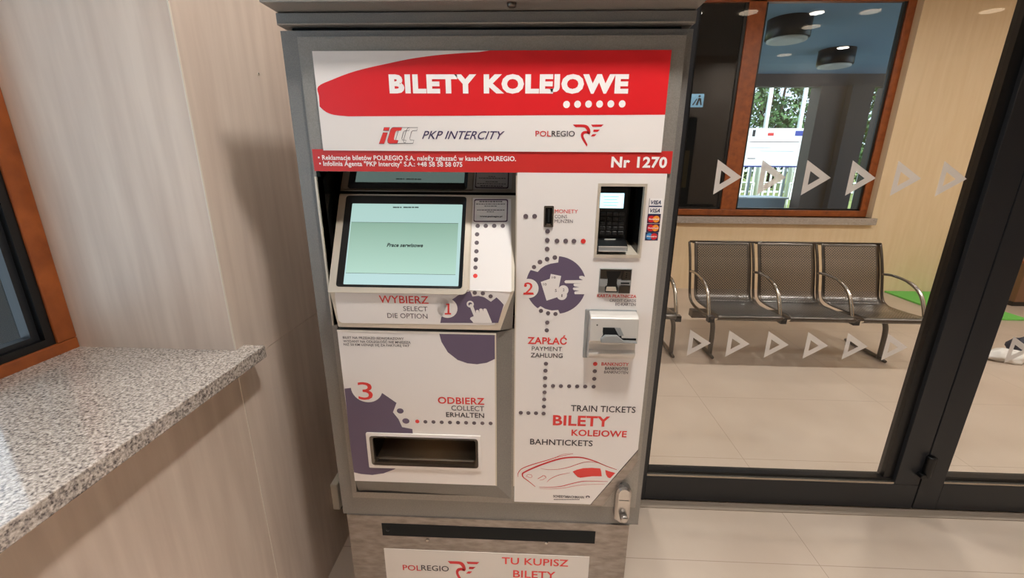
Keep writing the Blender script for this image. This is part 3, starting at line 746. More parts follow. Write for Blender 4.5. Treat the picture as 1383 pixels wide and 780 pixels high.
for o in (ii, i2, cc(0)):
    shp(grow(o, 4), 'navy', E1*2.2); shp(o, 'print_red', E1*2.6)
text(lg, HPL, 'PKP INTERCITY', 570, 187.8, 681.8, 187.8, 177, 'navy', .006, .42)
lg.build('train_operator_logo', hpo)
def regio(mb, P, fx, yb, yt, sym, x):
    text(mb, P, 'POL', x[0], yb, x[1], yb, yt, 'card_red', .01); text(mb, P, 'REGIO', x[2], yb+x[4], x[3], yb+x[4], yt+x[4], 'print_dark', .01)
    for pts in sym: flat(mb, P, pts, 'card_red')
def wing(fn):
    r1 = smooth_pts([(728, 80), (870, 80), (925, 97), (955, 140), (962, 185), (950, 210)], 4); r1b = smooth_pts([(925, 200), (918, 160), (890, 125), (850, 115), (765, 115)], 4)
    s1 = smooth_pts([(945, 208), (940, 175), (900, 165), (855, 178), (835, 215), (845, 265), (880, 325), (915, 375)], 4)
    s2 = smooth_pts([(922, 345), (895, 290), (870, 240), (875, 212), (900, 200), (945, 208)], 4)
    return [[fn(*p) for p in (r1+r1b)], [fn(*p) for p in (s1+s2)], [fn(*p) for p in ((970, 80), (1138, 80), (1105, 110), (990, 110))], [fn(*p) for p in ((1005, 147), (1090, 147), (1055, 178), (1000, 178))], [fn(*p) for p in ((995, 208), (1045, 208), (1015, 238), (965, 238))]]
lg = MB(); regio(lg, HPL, None, 184.1, 176.7, wing(lambda x, y: (700+x/9.879, 160+y/9.879)), (723.1, 744, 744.9, 776.1, 0))
lg.build('regional_logo', hpo)

# red information strip
sp = MB(); sp.box(-.4785, .3025, .9675, .9715, 1.5275, 1.5735, 'strip_red'); spo = sp.build('information_strip', tm)
SPL = Plane((0, .9675, 1.55), (1, 0, 0), (0, 0, 1)); t_ = MB()
text(t_, SPL, '• Reklamacje biletów POLREGIO S.A. należy zgłaszać w kasach POLREGIO.', 429.9, 216, 696.9, 217.2, 209.6, 'print_white', .022)
text(t_, SPL, '• Infolinia Agenta "PKP Intercity" S.A.: +48 58 58 58 075', 431.6, 224, 624.5, 225, 217.6, 'print_white', .022)
t_.build('lettering', spo); t_ = MB()
text(t_, SPL, 'Nr 1270', 825, 226.5, 900.2, 226.2, 211.8, 'print_white', .035)
t_.build('lettering', spo)

# ---- right panel with its printing
RPL = Plane((0, .9668, 1.55), (1, 0, 0), (0, 0, 1)); rp = MB()
RPX0, RPX1, RPZ0 = -.0275, .2955, .649
nh = (NX0, NX1, NZ0, NZ1)
holed(rp, RPX0, RPX1, .83, 1.5275, [nh], .9668, 'panel_white')
rp.poly([(RPX0, .9668, RPZ0), (.182, .9668, RPZ0), (RPX1, .9668, .83), (RPX0, .9668, .83)], 'panel_white')
for p, q2 in (((RPX0, RPZ0), (.182, RPZ0)), ((.182, RPZ0), (RPX1, .83)), ((RPX1, .83), (RPX1, 1.5275)), ((RPX0, 1.5275), (RPX0, RPZ0))):
    rp.poly([(p[0], .9668, p[1]), (p[0], .9715, p[1]), (q2[0], .9715, q2[1]), (q2[0], .9668, q2[1])], 'panel_edge')
rpo = rp.build('payment_panel', tm)
d_ = MB(); z4 = lambda x, y: (680+x/4.587, 190+y/4.587); z6 = lambda x, y: (680+x/4.587, 350+y/4.587); z8 = lambda x, y: (660+x/4.587, 520+y/4.587)
for x, y in ((138, 467), (193, 467), (273, 560), (271, 615), (270, 670), (331, 620), (385, 620), (436, 621), (318, 722), (270, 732), (226, 750)): disc(d_, RPL, *z4(x, y), 3.2, 'dot', E1*4)
disc(d_, RPL, *z4(494, 621), 3.3, 'print_red', E1*4)
for x, y in ((189, 47), (232, 318), (276, 332), (322, 337), (271, 390), (268, 438), (263, 645), (260, 688), (258, 733)): disc(d_, RPL, *z6(x, y), 2.9, 'dot', E1*4)
for x, y in ((565, 691), (562, 738)): disc(d_, RPL, *z6(x, y), 2.9, 'dot', E1*4)
disc(d_, RPL, *z6(568, 646), 3.0, 'print_red', E1*4)
for x, y in ((348, 2), (398, 2), (447, 3), (498, 4), (548, 5), (598, 6), (650, 7), (346, 42), (344, 86), (342, 130), (340, 173), (293, 171), (246, 170), (199, 168)): disc(d_, RPL, *z8(x, y), 2.8, 'dot', E1*4)
d_.build('dotted_line', rpo)
em = MB(); ze = lambda x, y: (690+x/6.5, 320+y/6.5)
disc(em, RPL, *ze(395, 425), 40.8, 'violet', E1, 56)
def pe(pts, m, l): polyq(em, RPL, ze, pts, m, l)
pe([(120, 300), (165, 285), (235, 305), (262, 275), (300, 250), (350, 232), (415, 222), (424, 150), (300, 130), (180, 200)][::-1], 'panel_white', E1*2)
pe([(210, 642), (260, 605), (300, 628), (360, 643), (415, 638), (440, 692), (330, 740), (225, 700)], 'panel_white', E1*2)
disc(em, RPL, *ze(155, 450), 13.6, 'panel_white', E1*2, 28); 
pe([(350, 322), (441, 340), (405, 520), (318, 480)][::-1], 'panel_white', E1*2); pe([(262, 392), (385, 350), (425, 520), (313, 557)][::-1], 'panel_white', E1*2.3)
disc(em, RPL, *ze(460, 465), 7.0, 'panel_white', E1*2.6, 20); disc(em, RPL, *ze(447, 508), 7.0, 'panel_white', E1*2.8, 20)
hand = [(600, 342), (625, 338), (668, 354), (676, 500), (560, 500), (556, 487), (560, 477), (600, 470), (552, 464), (543, 453), (548, 442), (600, 438), (556, 430), (548, 417), (556, 407), (620, 405), (480, 404), (468, 391), (480, 378), (632, 376), (600, 360)]
pe(hand[::-1], 'panel_white', E1*2.4)
def num(mb, P, fn, s, x0, y0, x1, yt, m, b=0., l=E1*3): text(mb, P, s, *fn(x0, y0), *fn(x1, y0), fn(x0, yt)[1], m, b, 0, l)
num(em, RPL, ze, '2', 115, 498, 197, 398, 'print_red', .0, E1*3); pe([(108, 504), (112, 486), (196, 486), (202, 504)], 'print_red', E1*3.1); disc(em, RPL, *ze(128, 424), 2.0, 'print_red', E1*3.1)
for s, x0, y0, x1, yt in (('10', 360, 362, 392, 344), ('10', 282, 424, 312, 402), ('5', 386, 480, 402, 455), ('2', 454, 474, 470, 450), ('1', 442, 524, 452, 500)): num(em, RPL, ze, s, x0, y0, x1, yt, 'print_grey', .01, E1*3.4)
em.build('round_emblem', rpo)
t_ = MB()
def nxt():
    global t_
    t_.build('lettering', rpo); t_ = MB()
def T(s, x0, y0, x1, y1, yt, m, b): text(t_, RPL, s, x0, y0, x1, y1, yt, m, b)
T('MONETY', 749.1, 287.7, 780.3, 287.7, 282.7, 'print_red', .0); T('COINS', 749.1, 294.3, 765.7, 294.3, 290, 'print_grey', .0); T('MÜNZEN', 748.9, 300.7, 773.5, 300.7, 296.3, 'print_grey', .0)
nxt(); T('KARTA PŁATNICZA', 806.4, 401.4, 859.2, 401.6, 397.3, 'print_red', .014); T('CREDIT CARDS', 823.2, 407.2, 858.8, 407.4, 403.6, 'print_grey', .008); T('EC-KARTEN', 830.9, 412.5, 858.3, 412.6, 408.7, 'print_grey', .008)
nxt(); T('ZAPŁAĆ', 712.3, 464.4, 765.5, 464.6, 455.1, 'print_red', .025); T('PAYMENT', 718.2, 473.2, 758.9, 473.6, 467.6, 'print_dark', .0); T('ZAHLUNG', 716.6, 482.4, 759.8, 482.6, 476.4, 'print_dark', .012)
nxt(); T('BANKNOTY', 812.1, 493.5, 849, 493.7, 489.1, 'print_red', .012); T('BANKNOTES', 816.9, 499, 848, 499.2, 495.3, 'print_dark', .01); T('BANKNOTEN', 815.6, 504, 848, 504.2, 500.3, 'print_grey', .008)
nxt(); T('TRAIN TICKETS', 770.7, 555.6, 858, 556.2, 547.4, 'print_dark', .012); T('BILETY', 746.5, 574.2, 823, 575.4, 560.4, 'print_red', .028); T('KOLEJOWE', 771.6, 588.2, 846, 589.6, 579.8, 'print_red', .022); T('BAHNTICKETS', 715.8, 600, 800.2, 601.6, 592.4, 'print_dark', .015)
nxt(); T('SCHEIDT&BACHMANN', 747, 671.4, 788.6, 672.2, 668.2, 'print_dark', .03)
for k in range(16): rect(t_, RPL, 748+k*2.2, 673.2, 749.6+k*2.2, 674.6, 'print_grey')
disc(t_, RPL, 793.8, 670.4, 3.0, 'print_grey', E1, 14, .7); disc(t_, RPL, 793.8, 671.0, 1.2, 'panel_white', E1*2, 10)
t_.build('lettering', rpo)
tn = MB(); zt = lambda x, y: (690+x/8.2125, 590+y/8.2125)
def st(pts, ws, k=6):
    p = smooth_pts([zt(*v) for v in pts], k); n = len(p)
    if isinstance(ws, tuple): ws = [ws[0]+(ws[1]-ws[0])*math.sin(math.pi*i/(n-1)) for i in range(n)]
    stroke(tn, RPL, p, ws, 'card_red', E1)
st([(78, 440), (80, 400), (120, 350), (230, 305), (400, 255), (530, 215), (690, 183)], (.35, 1.25)); st([(490, 235), (530, 205), (600, 185), (690, 180)], (.2, .45))
st([(270, 548), (200, 490), (140, 445), (128, 415), (145, 390), (260, 335), (420, 275), (560, 235), (690, 222), (800, 228), (930, 265), (1060, 320), (1175, 360)], (.6, 2.4)); 
st([(330, 345), (420, 358), (540, 352), (650, 330), (780, 285), (860, 272), (960, 282), (1060, 318)], (.3, .75))
st([(400, 497), (440, 460), (530, 420), (655, 393)], (.3, .8)); st([(315, 552), (450, 552), (560, 543), (680, 512), (800, 488), (900, 486), (1075, 490)], (.5, 1.1)); st([(315, 568), (450, 572), (600, 560), (720, 538), (850, 524), (1040, 521)], (.3, .6))
st([(172, 440), (185, 415), (225, 415), (232, 440), (210, 448), (180, 432)], .5); st([(298, 460), (335, 440), (360, 425), (385, 435), (385, 455)], .8); st([(320, 475), (355, 470), (375, 455)], .5)
flat(tn, RPL, [zt(*p) for p in [(685, 380), (730, 360), (800, 343), (900, 338), (990, 346), (1000, 370), (1008, 432), (900, 432), (770, 448), (740, 440), (710, 410)]][::-1], 'print_red', E1)
flat(tn, RPL, [zt(*p) for p in [(1046, 362), (1100, 380), (1158, 395), (1100, 455), (1075, 445), (1055, 415)]][::-1], 'print_red', E1)
tn.build('train_drawing', rpo)
# corner cover plate under the panel
cp = MB(); PTS = [(.182, .647), (.2965, .829), (.2965, .79), (.212, .645)]
cp.prism([(x, .9655, z) for x, z in PTS][::-1], (0, .006, 0), 'steel_worn'); cp.build('corner_plate', tm)
# accepted cards
cards = [(907, 362, 978, 404), (901, 412, 972, 455), (894, 460, 968, 509), (889, 516, 963, 563), (882, 570, 953, 613)]
for k, (x0, y0, x1, y1) in enumerate(cards):
    a = RPL.uv(*z4((x0+x1)/2, (y0+y1)/2)); wd, hg = .0288, .0185; c = MB(); PT = lambda u, v, l: RPL.pt(a[0]+u*wd/2, a[1]+v*hg/2, l)
    def R4(u0, u1, v0, v1, m, l): c.poly([PT(u0, v0, l), PT(u1, v0, l), PT(u1, v1, l), PT(u0, v1, l)], m)
    def C4(u, r, m, l): c.poly([RPL.pt(a[0]+u*wd/2+r*math.cos(t), a[1]+r*math.sin(t), l) for t in [2*math.pi*j/20 for j in range(20)]], m)
    if k < 2:
        R4(-1, 1, -1, 1, 'print_white', E1); R4(-1, 1, -1, -.72, 'card_blue', E1*2); R4(-1, -.93, -1, 1, 'print_grey', E1*2)
    else:
        R4(-1, 1, -1, 1, 'card_blue' if k == 4 else 'card_dark', E1)
        C4(-.36, .0074, 'card_lightblue' if k == 4 else 'card_red', E1*2); C4(.36, .0074, 'card_red' if k == 4 else 'card_orange', E1*2.5)
        if k == 3: R4(-.7, .7, -.16, .2, 'card_red', E1*2.8)
    co = c.build('card_sticker', rpo); tt = MB()
    s, m, lo, hi, u0, u1, sh = (('VISA', 'card_blue', -.35, .55, -.7, .8, .3) if k < 2 else ('Maestro' if k == 4 else 'MasterCard', 'print_white', -.18, .22, -.75, .75, 0))
    vs, fs = glyphs(s, .02, sh); xs = [v[0] for v in vs]; hh = max(v[1] for v in vs); i0 = tt.add([PT(u0+(u1-u0)*(x-min(xs))/(max(xs)-min(xs)), lo+(hi-lo)*y/hh, E1*3.2) for x, y in vs])
    for f_ in fs: tt.face([i0+j for j in f_], m)
    tt.build('lettering', rpo)

# coin slot
cs = MB(); a, c = RPL.uv(734.5, 278.5), RPL.uv(747.5, 305.5); cx, cz = (a[0]+c[0])/2, 1.55+(a[1]+c[1])/2; hw, hh = .0108, .0235
out = rounded([(cx-hw, cz-hh), (cx+hw, cz-hh), (cx+hw, cz+hh), (cx-hw, cz+hh)], .002, 2); inn = rounded([(cx-hw+.003, cz-hh+.003), (cx+hw-.003, cz-hh+.003), (cx+hw-.003, cz+hh-.004), (cx-hw+.003, cz+hh-.004)], .002, 2)
Yp = lambda d: (lambda x, z: (x, .9668-d, z))
ring_wall(cs, out, out, Yp(0), Yp(.003), 'steel'); ring_wall(cs, out, inn, Yp(.003), Yp(.003), 'steel'); ring_wall(cs, inn, inn, Yp(.003), Yp(.0004), 'steel_dark')
cs.poly([(x, .9662, z) for x, z in inn], 'recess_dark'); cs.box(cx-.0018, cx+.0018, .9645, .9663, cz-.013, cz+.016, 'black_matte'); cs.box(cx-.005, cx+.005, .963, .9663, cz-.020, cz-.0155, 'steel')
cs.build('coin_slot', tm)

# card terminal in its niche
nt = MB(); NY = 1.045
fr = [(NX0, NZ0), (NX1, NZ0), (NX1, NZ1), (NX0, NZ1)]; fo = [(NX0-.006, NZ0-.007), (NX1+.005, NZ0-.007), (NX1+.005, NZ1+.006), (NX0-.006, NZ1+.006)]
ring_wall(nt, fo, fr, Yp(.004), Yp(.004), 'bezel'); ring_wall(nt, fo, fo, Yp(0), Yp(.004), 'bezel')
ring_wall(nt, fr, fr, Yp(.004), Yp(-.012), 'bezel')
nt.poly([(NX0, .978, NZ0), (NX0, NY, NZ0+.02), (NX0, NY, NZ1), (NX0, .978, NZ1)], 'recess_dark'); nt.poly([(NX1, .978, NZ0), (NX1, .978, NZ1), (NX1-.012, NY, NZ1), (NX1-.012, NY, NZ0+.02)], 'recess_dark')
nt.poly([(NX0, .978, NZ1), (NX0, NY, NZ1), (NX1-.012, NY, NZ1), (NX1, .978, NZ1)], 'recess_dark'); nt.poly([(NX0, .978, NZ0), (NX1, .978, NZ0), (NX1-.012, NY, NZ0+.02), (NX0, NY, NZ0+.02)], 'bezel')
nt.poly([(NX0, NY, NZ0), (NX1, NY, NZ0), (NX1, NY, NZ1), (NX0, NY, NZ1)], 'black')
nto = nt.build('terminal_niche', tm)
NP = Plane((0, 1.0, 1.55), (1, 0, 0), (0, 0, 1))
a, c = NP.uv(809, 252), NP.uv(842, 336); TXL, TXR = NX0+.001, c[0]+.001
tb = MB(); tb.box(TXL, TXR, 1.0, 1.04, 1.55+c[1]-.004, NZ1-.004, 'black'); tbo = tb.build('terminal', nto, bevel=.002)
m_ = MB(); p, r = NP.uv(809.3, 260.5), NP.uv(841.5, 281); m_.box(max(p[0], TXL+.001), r[0], .998, 1.0005, 1.55+r[1], 1.55+p[1], 'terminal_screen')
for k in range(4): zz = 1.55+p[1]-.007-k*.0065; m_.box(TXL+.012+.002*(k % 2), r[0]-.012-.003*(k % 2), .9975, .998, zz-.0012, zz, 'terminal_ink')
m_.build('terminal_display', nto)
m_ = MB(); p, r = NP.uv(811, 286), NP.uv(842, 318)
for i in range(4):
    for j in range(5):
        x0 = max(p[0], TXL+.003)+i*(r[0]-max(p[0], TXL+.003))/4; zz = 1.55+p[1]-j*(p[1]-r[1])/5
        m_.box(x0+.0012, x0+.0122, .9965, 1.0, zz-.0085, zz-.0005, 'key')
m_.build('keypad', nto, bevel=.0008, seg=1)
m_ = MB(); p, r = FRONT.uv(806, 325), FRONT.uv(845, 339)
m_.prism([(NX0+.002, .962, 1.358), (NX0+.002, 1.02, 1.358), (NX0+.002, 1.02, 1.381), (NX0+.002, .985, 1.378), (NX0+.002, .964, 1.369)], (r[0]-NX0, 0, 0), 'black')
m_.box(NX0+.003, r[0]+.001, .9605, .963, 1.3665, 1.3685, 'silver_plastic'); m_.box(NX0+.003, r[0]+.001, .9605, .963, 1.3565, 1.3585, 'silver_plastic'); m_.box(NX0+.003, r[0]+.001, .9612, .963, 1.3585, 1.3665, 'silver_shade')
m_.box(NX0+.02, r[0]-.022, .985, .99, 1.3785, 1.3805, 'silver_plastic')
m_.build('card_reader', nto)

# card slot unit below it
ks = MB(); a, c = RPL.uv(810, 362), RPL.uv(848.5, 395); kx0, kx1, kz0, kz1 = a[0], c[0]+.003, 1.55+c[1], 1.55+a[1]; kw, kh = kx1-kx0, kz1-kz0
U = lambda u, v, d: (kx0+u*kw, .9668-d, kz0+v*kh)
ks.box(kx0, kx1, .9615, .9672, kz0, kz1, 'silver_shade'); D0 = .0055
def up(pts, m, d): ks.poly([U(u, v, d) for u, v in pts], m)
up([(0.02, .60), (.98, .60), (.98, .98), (.02, .98)], 'steel_dark', D0+.0003)
hour = [(.20, .92), (.66, .92), (.62, .72), (.55, .60), (.55, .42), (.60, .20), (.60, .04), (.2, .04), (.19, .24), (.26, .42), (.26, .58), (.22, .72)]
up(hour[::-1], 'black', D0+.0008)
ks.prism([U(*p, D0+.001) for p in ((.68, .58), (.97, .58), (.97, .92), (.72, .92))], (0, -.003, 0), 'steel_dark')
ks.prism([U(*p, D0+.001) for p in ((.02, .30), (.24, .34), (.24, .56), (.02, .60))], (0, -.004, 0), 'silver_shade'); ks.prism([U(*p, D0+.001) for p in ((.58, .36), (.97, .36), (.97, .55), (.58, .55))], (0, -.004, 0), 'silver_shade')
ks.prism([U(*p, D0+.0055) for p in ((.66, .42), (.93, .42), (.93, .48), (.66, .48))], (0, -.0004, 0), 'black_matte')
ks.prism([U(*p, D0+.001) for p in ((.22, .10), (.56, .10), (.52, .27), (.24, .27))], (0, -.003, 0), 'bezel'); ks.prism([U(*p, D0+.001) for p in ((.62, .02), (.97, .02), (.97, .32), (.64, .32))], (0, -.003, 0), 'steel_dark')
for v in (.66, .74, .82): ks.prism([U(*p, D0+.0045) for p in ((.80, v), (.84, v), (.84, v+.045), (.80, v+.045))], (0, -.0004, 0), 'black_matte')
ks.build('card_slot', tm)

# banknote acceptor
bk = MB(); bx0, bx1, bzt, bzb = .137, .2585, 1.216, 1.090
bk.box(bx0, bx1, .964, .969, bzb, bzt, 'silver_shade')
X0, X1 = bx0+.009, bx1-.001
def prof(x): return [(x, .9645, 1.213), (x, .944, 1.211), (x, .934, 1.205), (x, .929, 1.150), (x, .9405, 1.146), (x, .946, 1.138), (x, .944, 1.123), (x, .938, 1.114), (x, .940, 1.108), (x, .950, 1.097), (x, .9645, 1.094)]
pa, pb = prof(X0), prof(X1); i = bk.add(pa); j = bk.add(pb); n = len(pa)
for k in range(n-1): bk.face((i+k, j+k, j+k+1, i+k+1)[::-1], 'silver_plastic')
bk.face([i+k for k in range(n)][::-1], 'silver_plastic'); bk.face([j+k for k in range(n)], 'silver_plastic')
bko = bk.build('banknote_acceptor', tm, bevel=.0022)
m_ = MB(); AP = Plane((X0, .929, 1.150), (1, 0, 0), (0, .005, .055)); aw = X1-X0
V = lambda u, v, l: AP.pt(u*aw, v*.055, l)
m_.poly([V(*p, .0007) for p in ((.26, .44), (.64, .44), (.66, .17), (.96, .17), (.96, .08), (.66, .08), (.24, .20), (.27, .3))][::-1], 'black_matte')
m_.poly([V(*p, .0011) for p in ((.50, .62), (.62, .62), (.70, .28), (.60, .26))][::-1], 'silver_shade')
m_.poly([V(*p, .0007) for p in ((.26, .62), (.56, .62), (.60, .44), (.26, .44))][::-1], 'black_matte'); 
m_.lathe([(.002, 0), (.002, .0006)], V(.14, .72, .0006), AP.n, 'steel_dark', 10)
m_.build('note_slot', bko)
m_ = MB(); lip = [(.22, -.01), (.22, .16), (.30, .32), (.55, .32), (.68, .10), (.97, .06), (.97, -.01)]
m_.prism([V(*p, .001) for p in lip], AP.n*.010, 'silver_shade'); m_.build('note_guide', bko, bevel=.002)

# ---- display console
dc = MB(); CX0, CX1 = -.4655, -.0315; yb, zb = 1.0551, 1.472
dc.poly([(CX0, .941, 1.266), (CX1, .941, 1.266), (CX1, yb, zb), (CX0, yb, zb)], 'bezel')
SX0, SX1 = -.455, -.064
dc.poly([(SX0, .945, 1.166), (SX1, .945, 1.166), (CX1, .941, 1.266), (CX0, .941, 1.266)], 'bezel')
dc.poly([(SX0, .945, 1.166), (CX0, .941, 1.266), (CX0, yb, zb), (CX0, yb, 1.166)], 'bezel'); dc.poly([(CX1, .941, 1.266), (-.0312, .9705, 1.262), (CX1, yb, 1.262), (CX1, yb, zb)], 'machine_paint'); dc.poly([(CX1, .941, 1.266), (SX1, .945, 1.166), (-.0365, .9705, 1.160), (-.0312, .9705, 1.262)], 'machine_paint')
dc.poly([(SX0, .945, 1.166), (CX0, yb, 1.166), (SX1, yb, 1.166), (SX1, .945, 1.166)], 'machine_frame')
dco = dc.build('display_console', tm)
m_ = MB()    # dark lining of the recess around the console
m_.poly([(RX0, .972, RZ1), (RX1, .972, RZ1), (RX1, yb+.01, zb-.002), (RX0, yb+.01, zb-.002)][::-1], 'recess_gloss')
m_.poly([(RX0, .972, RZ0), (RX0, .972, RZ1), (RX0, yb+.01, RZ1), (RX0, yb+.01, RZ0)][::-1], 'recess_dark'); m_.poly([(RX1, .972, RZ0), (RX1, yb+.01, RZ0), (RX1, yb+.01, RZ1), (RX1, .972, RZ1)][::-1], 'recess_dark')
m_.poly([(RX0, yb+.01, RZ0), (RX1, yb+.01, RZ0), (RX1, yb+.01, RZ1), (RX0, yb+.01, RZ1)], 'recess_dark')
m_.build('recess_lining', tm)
# printed cover: right column on the slope and the strip under the screen
pc = MB()
flat(pc, TILT, [(638.5, 267.5), (690.3, 268.5), (690.8, 394), (634.5, 392)][::-1], 'panel_white', .0010)
flat(pc, STRIP, [(455, 391.2), (634, 391.9), (690.3, 392.6), (686, 404), (668, 437.8), (661, 438.6), (462, 435.6), (457, 432), (452.5, 400), (453, 394)][::-1], 'panel_white', .0010)
pco = pc.build('selection_panel', dco)
d_ = MB(); z3 = lambda x, y: (400+x/4.587, 190+y/4.587); z5 = lambda x, y: (400+x/4.587, 350+y/4.587)
for x, y in ((1125, 528), (1175, 528), (1227, 528), (1280, 528), (1121, 580), (1119, 632), (1117, 685), (1114, 735)): disc(d_, TILT, *z3(x, y), 3.0, 'dot', .0013)
for x, y in ((1113, 5), (1111, 52)): disc(d_, TILT, *z5(x, y), 2.9, 'dot', .0013)
disc(d_, TILT, *z5(1110, 103), 3.0, 'print_red', .0013)
for x, y in ((1107, 205), (1157, 208), (1205, 227)): disc(d_, STRIP, *z5(x, y), 2.9, 'dot', .0022)
d_.build('dotted_line', dco)
e_ = MB(); zz = lambda x, y: (580+x/11.14, 380+y/11.14)
big = [(165, 618), (178, 540), (215, 440), (270, 350), (340, 268), (430, 205), (520, 165), (615, 140), (648, 222), (740, 210), (830, 235), (925, 300), (1010, 235), (1060, 280), (1118, 345), (1035, 618)]
flat(e_, STRIP, [zz(*p) for p in big][::-1], 'violet', .0013); disc(e_, STRIP, *zz(265, 395), 14.2, 'panel_white', .0016, 28); flat(e_, STRIP, [zz(*p) for p in [(100, 520), (150, 250), (340, 262), (300, 300), (185, 530)]], 'panel_white', .0016)
ring(e_, STRIP, *zz(615, 335), 2.6, 4.9, 'panel_white', .0018)
hd_ = [(602, 350), (618, 334), (640, 334), (655, 350), (700, 470), (700, 430), (720, 420), (742, 428), (752, 465), (752, 410), (775, 398), (800, 410), (812, 445), (812, 408), (835, 398), (858, 408), (938, 600), (938, 620), (662, 620), (650, 598), (612, 558), (620, 535), (668, 515)]
flat(e_, STRIP, [zz(*p) for p in hd_][::-1], 'panel_white', .0019)
for pts in ([(275, 330), (302, 326), (302, 470), (275, 472)], [(232, 468), (328, 468), (328, 490), (232, 490)], [(252, 345), (252, 330), (300, 325), (300, 345)]): flat(e_, STRIP, [zz(*p) for p in pts], 'print_red', .0021)
e_.build('round_emblem', dco)
t_ = MB()
text(t_, STRIP, 'WYBIERZ', 512.7, 408.8, 579.2, 409.3, 398.8, 'print_red', .008, 0, .0013); text(t_, STRIP, 'SELECT', 545, 419.4, 577.7, 419.6, 413.2, 'print_grey', .004, 0, .0013); text(t_, STRIP, 'DIE OPTION', 523.6, 429, 577.7, 429.4, 422.6, 'print_grey', .004, 0, .0013)
t_.build('lettering', dco)
nt_ = MB(); NQ = lambda x, y: (630+x/14.186, 255+y/14.186)
def nrect(pts, r): return rounded([TILT.uv(*NQ(*p)) for p in pts], r, 4)
o_ = nrect([(135, 635), (788, 635), (798, 200), (150, 200)], .005); i_ = nrect([(150, 615), (768, 615), (778, 222), (165, 222)], .004)
ring_wall(nt_, o_, i_, lambda a, b: TILT.pt(a, b, .0013), lambda a, b: TILT.pt(a, b, .0013), 'card_dark')
def bars(y, x0, x1, n, h=18):
    R = random.Random(int(y)); x = x0
    while x < x1-10:
        w_ = min(R.uniform(20, 60), x1-x); rect(nt_, TILT, *NQ(x, y), *NQ(x+w_, y+h), 'print_dark', .0013); x += w_+10
bars(236, 250, 685, 0, 20); bars(285, 185, 750, 0, 14); bars(325, 345, 595, 0, 14); bars(400, 205, 730, 0, 14); bars(436, 390, 540, 0, 12)
text(nt_, TILT, 'www.polregio.pl', *NQ(255, 545), *NQ(685, 545), NQ(255, 515)[1], 'print_dark', .03, 0, .0018)
nt_.build('notice_sticker', dco)
# screen with black gasket and rounded metal surround
TU = lambda p: TILT.uv(*p)
scr = [TU((464, 383.5)), TU((619, 386.5)), TU((625, 276.5)), TU((476, 274.5))]
sx0, sx1, sz0, sz1 = (scr[0][0]+scr[3][0])/2, (scr[1][0]+scr[2][0])/2, (scr[0][1]+scr[1][1])/2, (scr[2][1]+scr[3][1])/2
RC = lambda x0, x1, z0, z1, r: rounded([(x0, z0), (x1, z0), (x1, z1), (x0, z1)], r, 5)
gi = RC(sx0, sx1, sz0, sz1, .002); go = RC(sx0-.016, sx1+.009, sz0-.0065, sz1+.0195, .008); so = RC(CX0+.001, sx1+.022, sz0-.020, sz1+.0205, [.002, .016, .004, .002])
si = RC(sx0-.0165, sx1+.0095, sz0-.007, sz1+.0200, .0085)
PT = lambda l: (lambda a, b: TILT.pt(a, b, l))
m_ = MB(); ring_wall(m_, so, si, PT(.003), PT(.0035), 'bezel'); ring_wall(m_, so, so, PT(.0), PT(.003), 'bezel'); ring_wall(m_, si, si, PT(.0035), PT(.0005), 'bezel'); m_.build('screen_surround', dco)
m_ = MB(); ring_wall(m_, go, gi, PT(.0030), PT(.0006), 'black', False); m_.build('screen_gasket', dco)
m_ = MB(); m_.poly([TILT.pt(a, b, .0008) for a, b in gi], 'screen_page')
bx0_, bx1_ = sx0+.003, sx1-.008; bz1_, bz0_ = TU((476, 300))[1], TU((467, 368.5))[1]
m_.poly([TILT.pt(a, b, .0011) for a, b in ((bx0_, bz0_), (bx1_, bz0_), (bx1_, bz1_), (bx0_, bz1_))], 'screen_box')
for z_ in (bz0_, bz1_): m_.poly([TILT.pt(a, b, .0013) for a, b in ((bx0_, z_-.0004), (bx1_, z_-.0004), (bx1_, z_+.0004), (bx0_, z_+.0004))], 'screen_ink')
text(m_, TILT, 'Prace serwisowe', 522.5, 333.6, 571.4, 333.8, 328.4, 'screen_ink', .035, .25, .0016)
for x, w_ in ((531, 5), (536.5, 3), (540.5, 2), (545, 6), (551.5, 4), (556.5, 3), (560.5, 5)): rect(m_, TILT, x, 279.4, x+w_, 280.9, 'screen_ink', .0014)
m_.build('touch_screen', dco)

# ---- lower ticket door, chamfered right and below, with the ticket tray
ld = MB(); LX0, LX1, LZ0, LZ1 = -.4615, -.0745, .715, 1.157; LY = .95
hT = (TX0, TX1, TZ0, TZ1)
holed(ld, LX0, LX1, LZ0, LZ1, [hT], LY, 'panel_white')
ld.poly([(LX1, LY, LZ0), (-.0365, .9705, LZ0-.06), (-.0365, .9705, LZ1+.003), (LX1, LY, LZ1)], 'machine_paint')
ld.poly([(LX0, LY, LZ0), (LX0-.006, .9795, LZ0-.064), (-.0365, .9795, LZ0-.064), (-.0365, .9705, LZ0-.06), (LX1, LY, LZ0)], 'machine_paint')
ld.poly([(LX0, LY, LZ0), (LX0, LY, LZ1), (LX0-.006, .9795, LZ1), (LX0-.006, .9795, LZ0-.064)], 'machine_paint'); ld.poly([(LX0, LY, LZ1), (LX1, LY, LZ1), (-.0365, .985, LZ1+.003), (LX0, .985, LZ1)], 'machine_paint')
ld.box(LX0, LX1, LY-.0012, LY+.001, LZ1-.005, LZ1, 'panel_edge'); ld.box(LX1-.003, LX1+.0005, LY-.001, LY+.001, LZ0, LZ1, 'bezel')
ldo = ld.build('ticket_door', tm)
e_ = MB(); z7 = lambda x, y: (420+x/4.587, 500+y/4.587)
em3 = [(208, 112), (262, 105), (440, 138), (530, 200), (508, 258), (542, 300), (565, 350), (628, 362), (632, 395), (620, 480), (590, 550), (520, 610), (450, 636), (380, 646), (310, 640), (267, 630), (245, 470)]
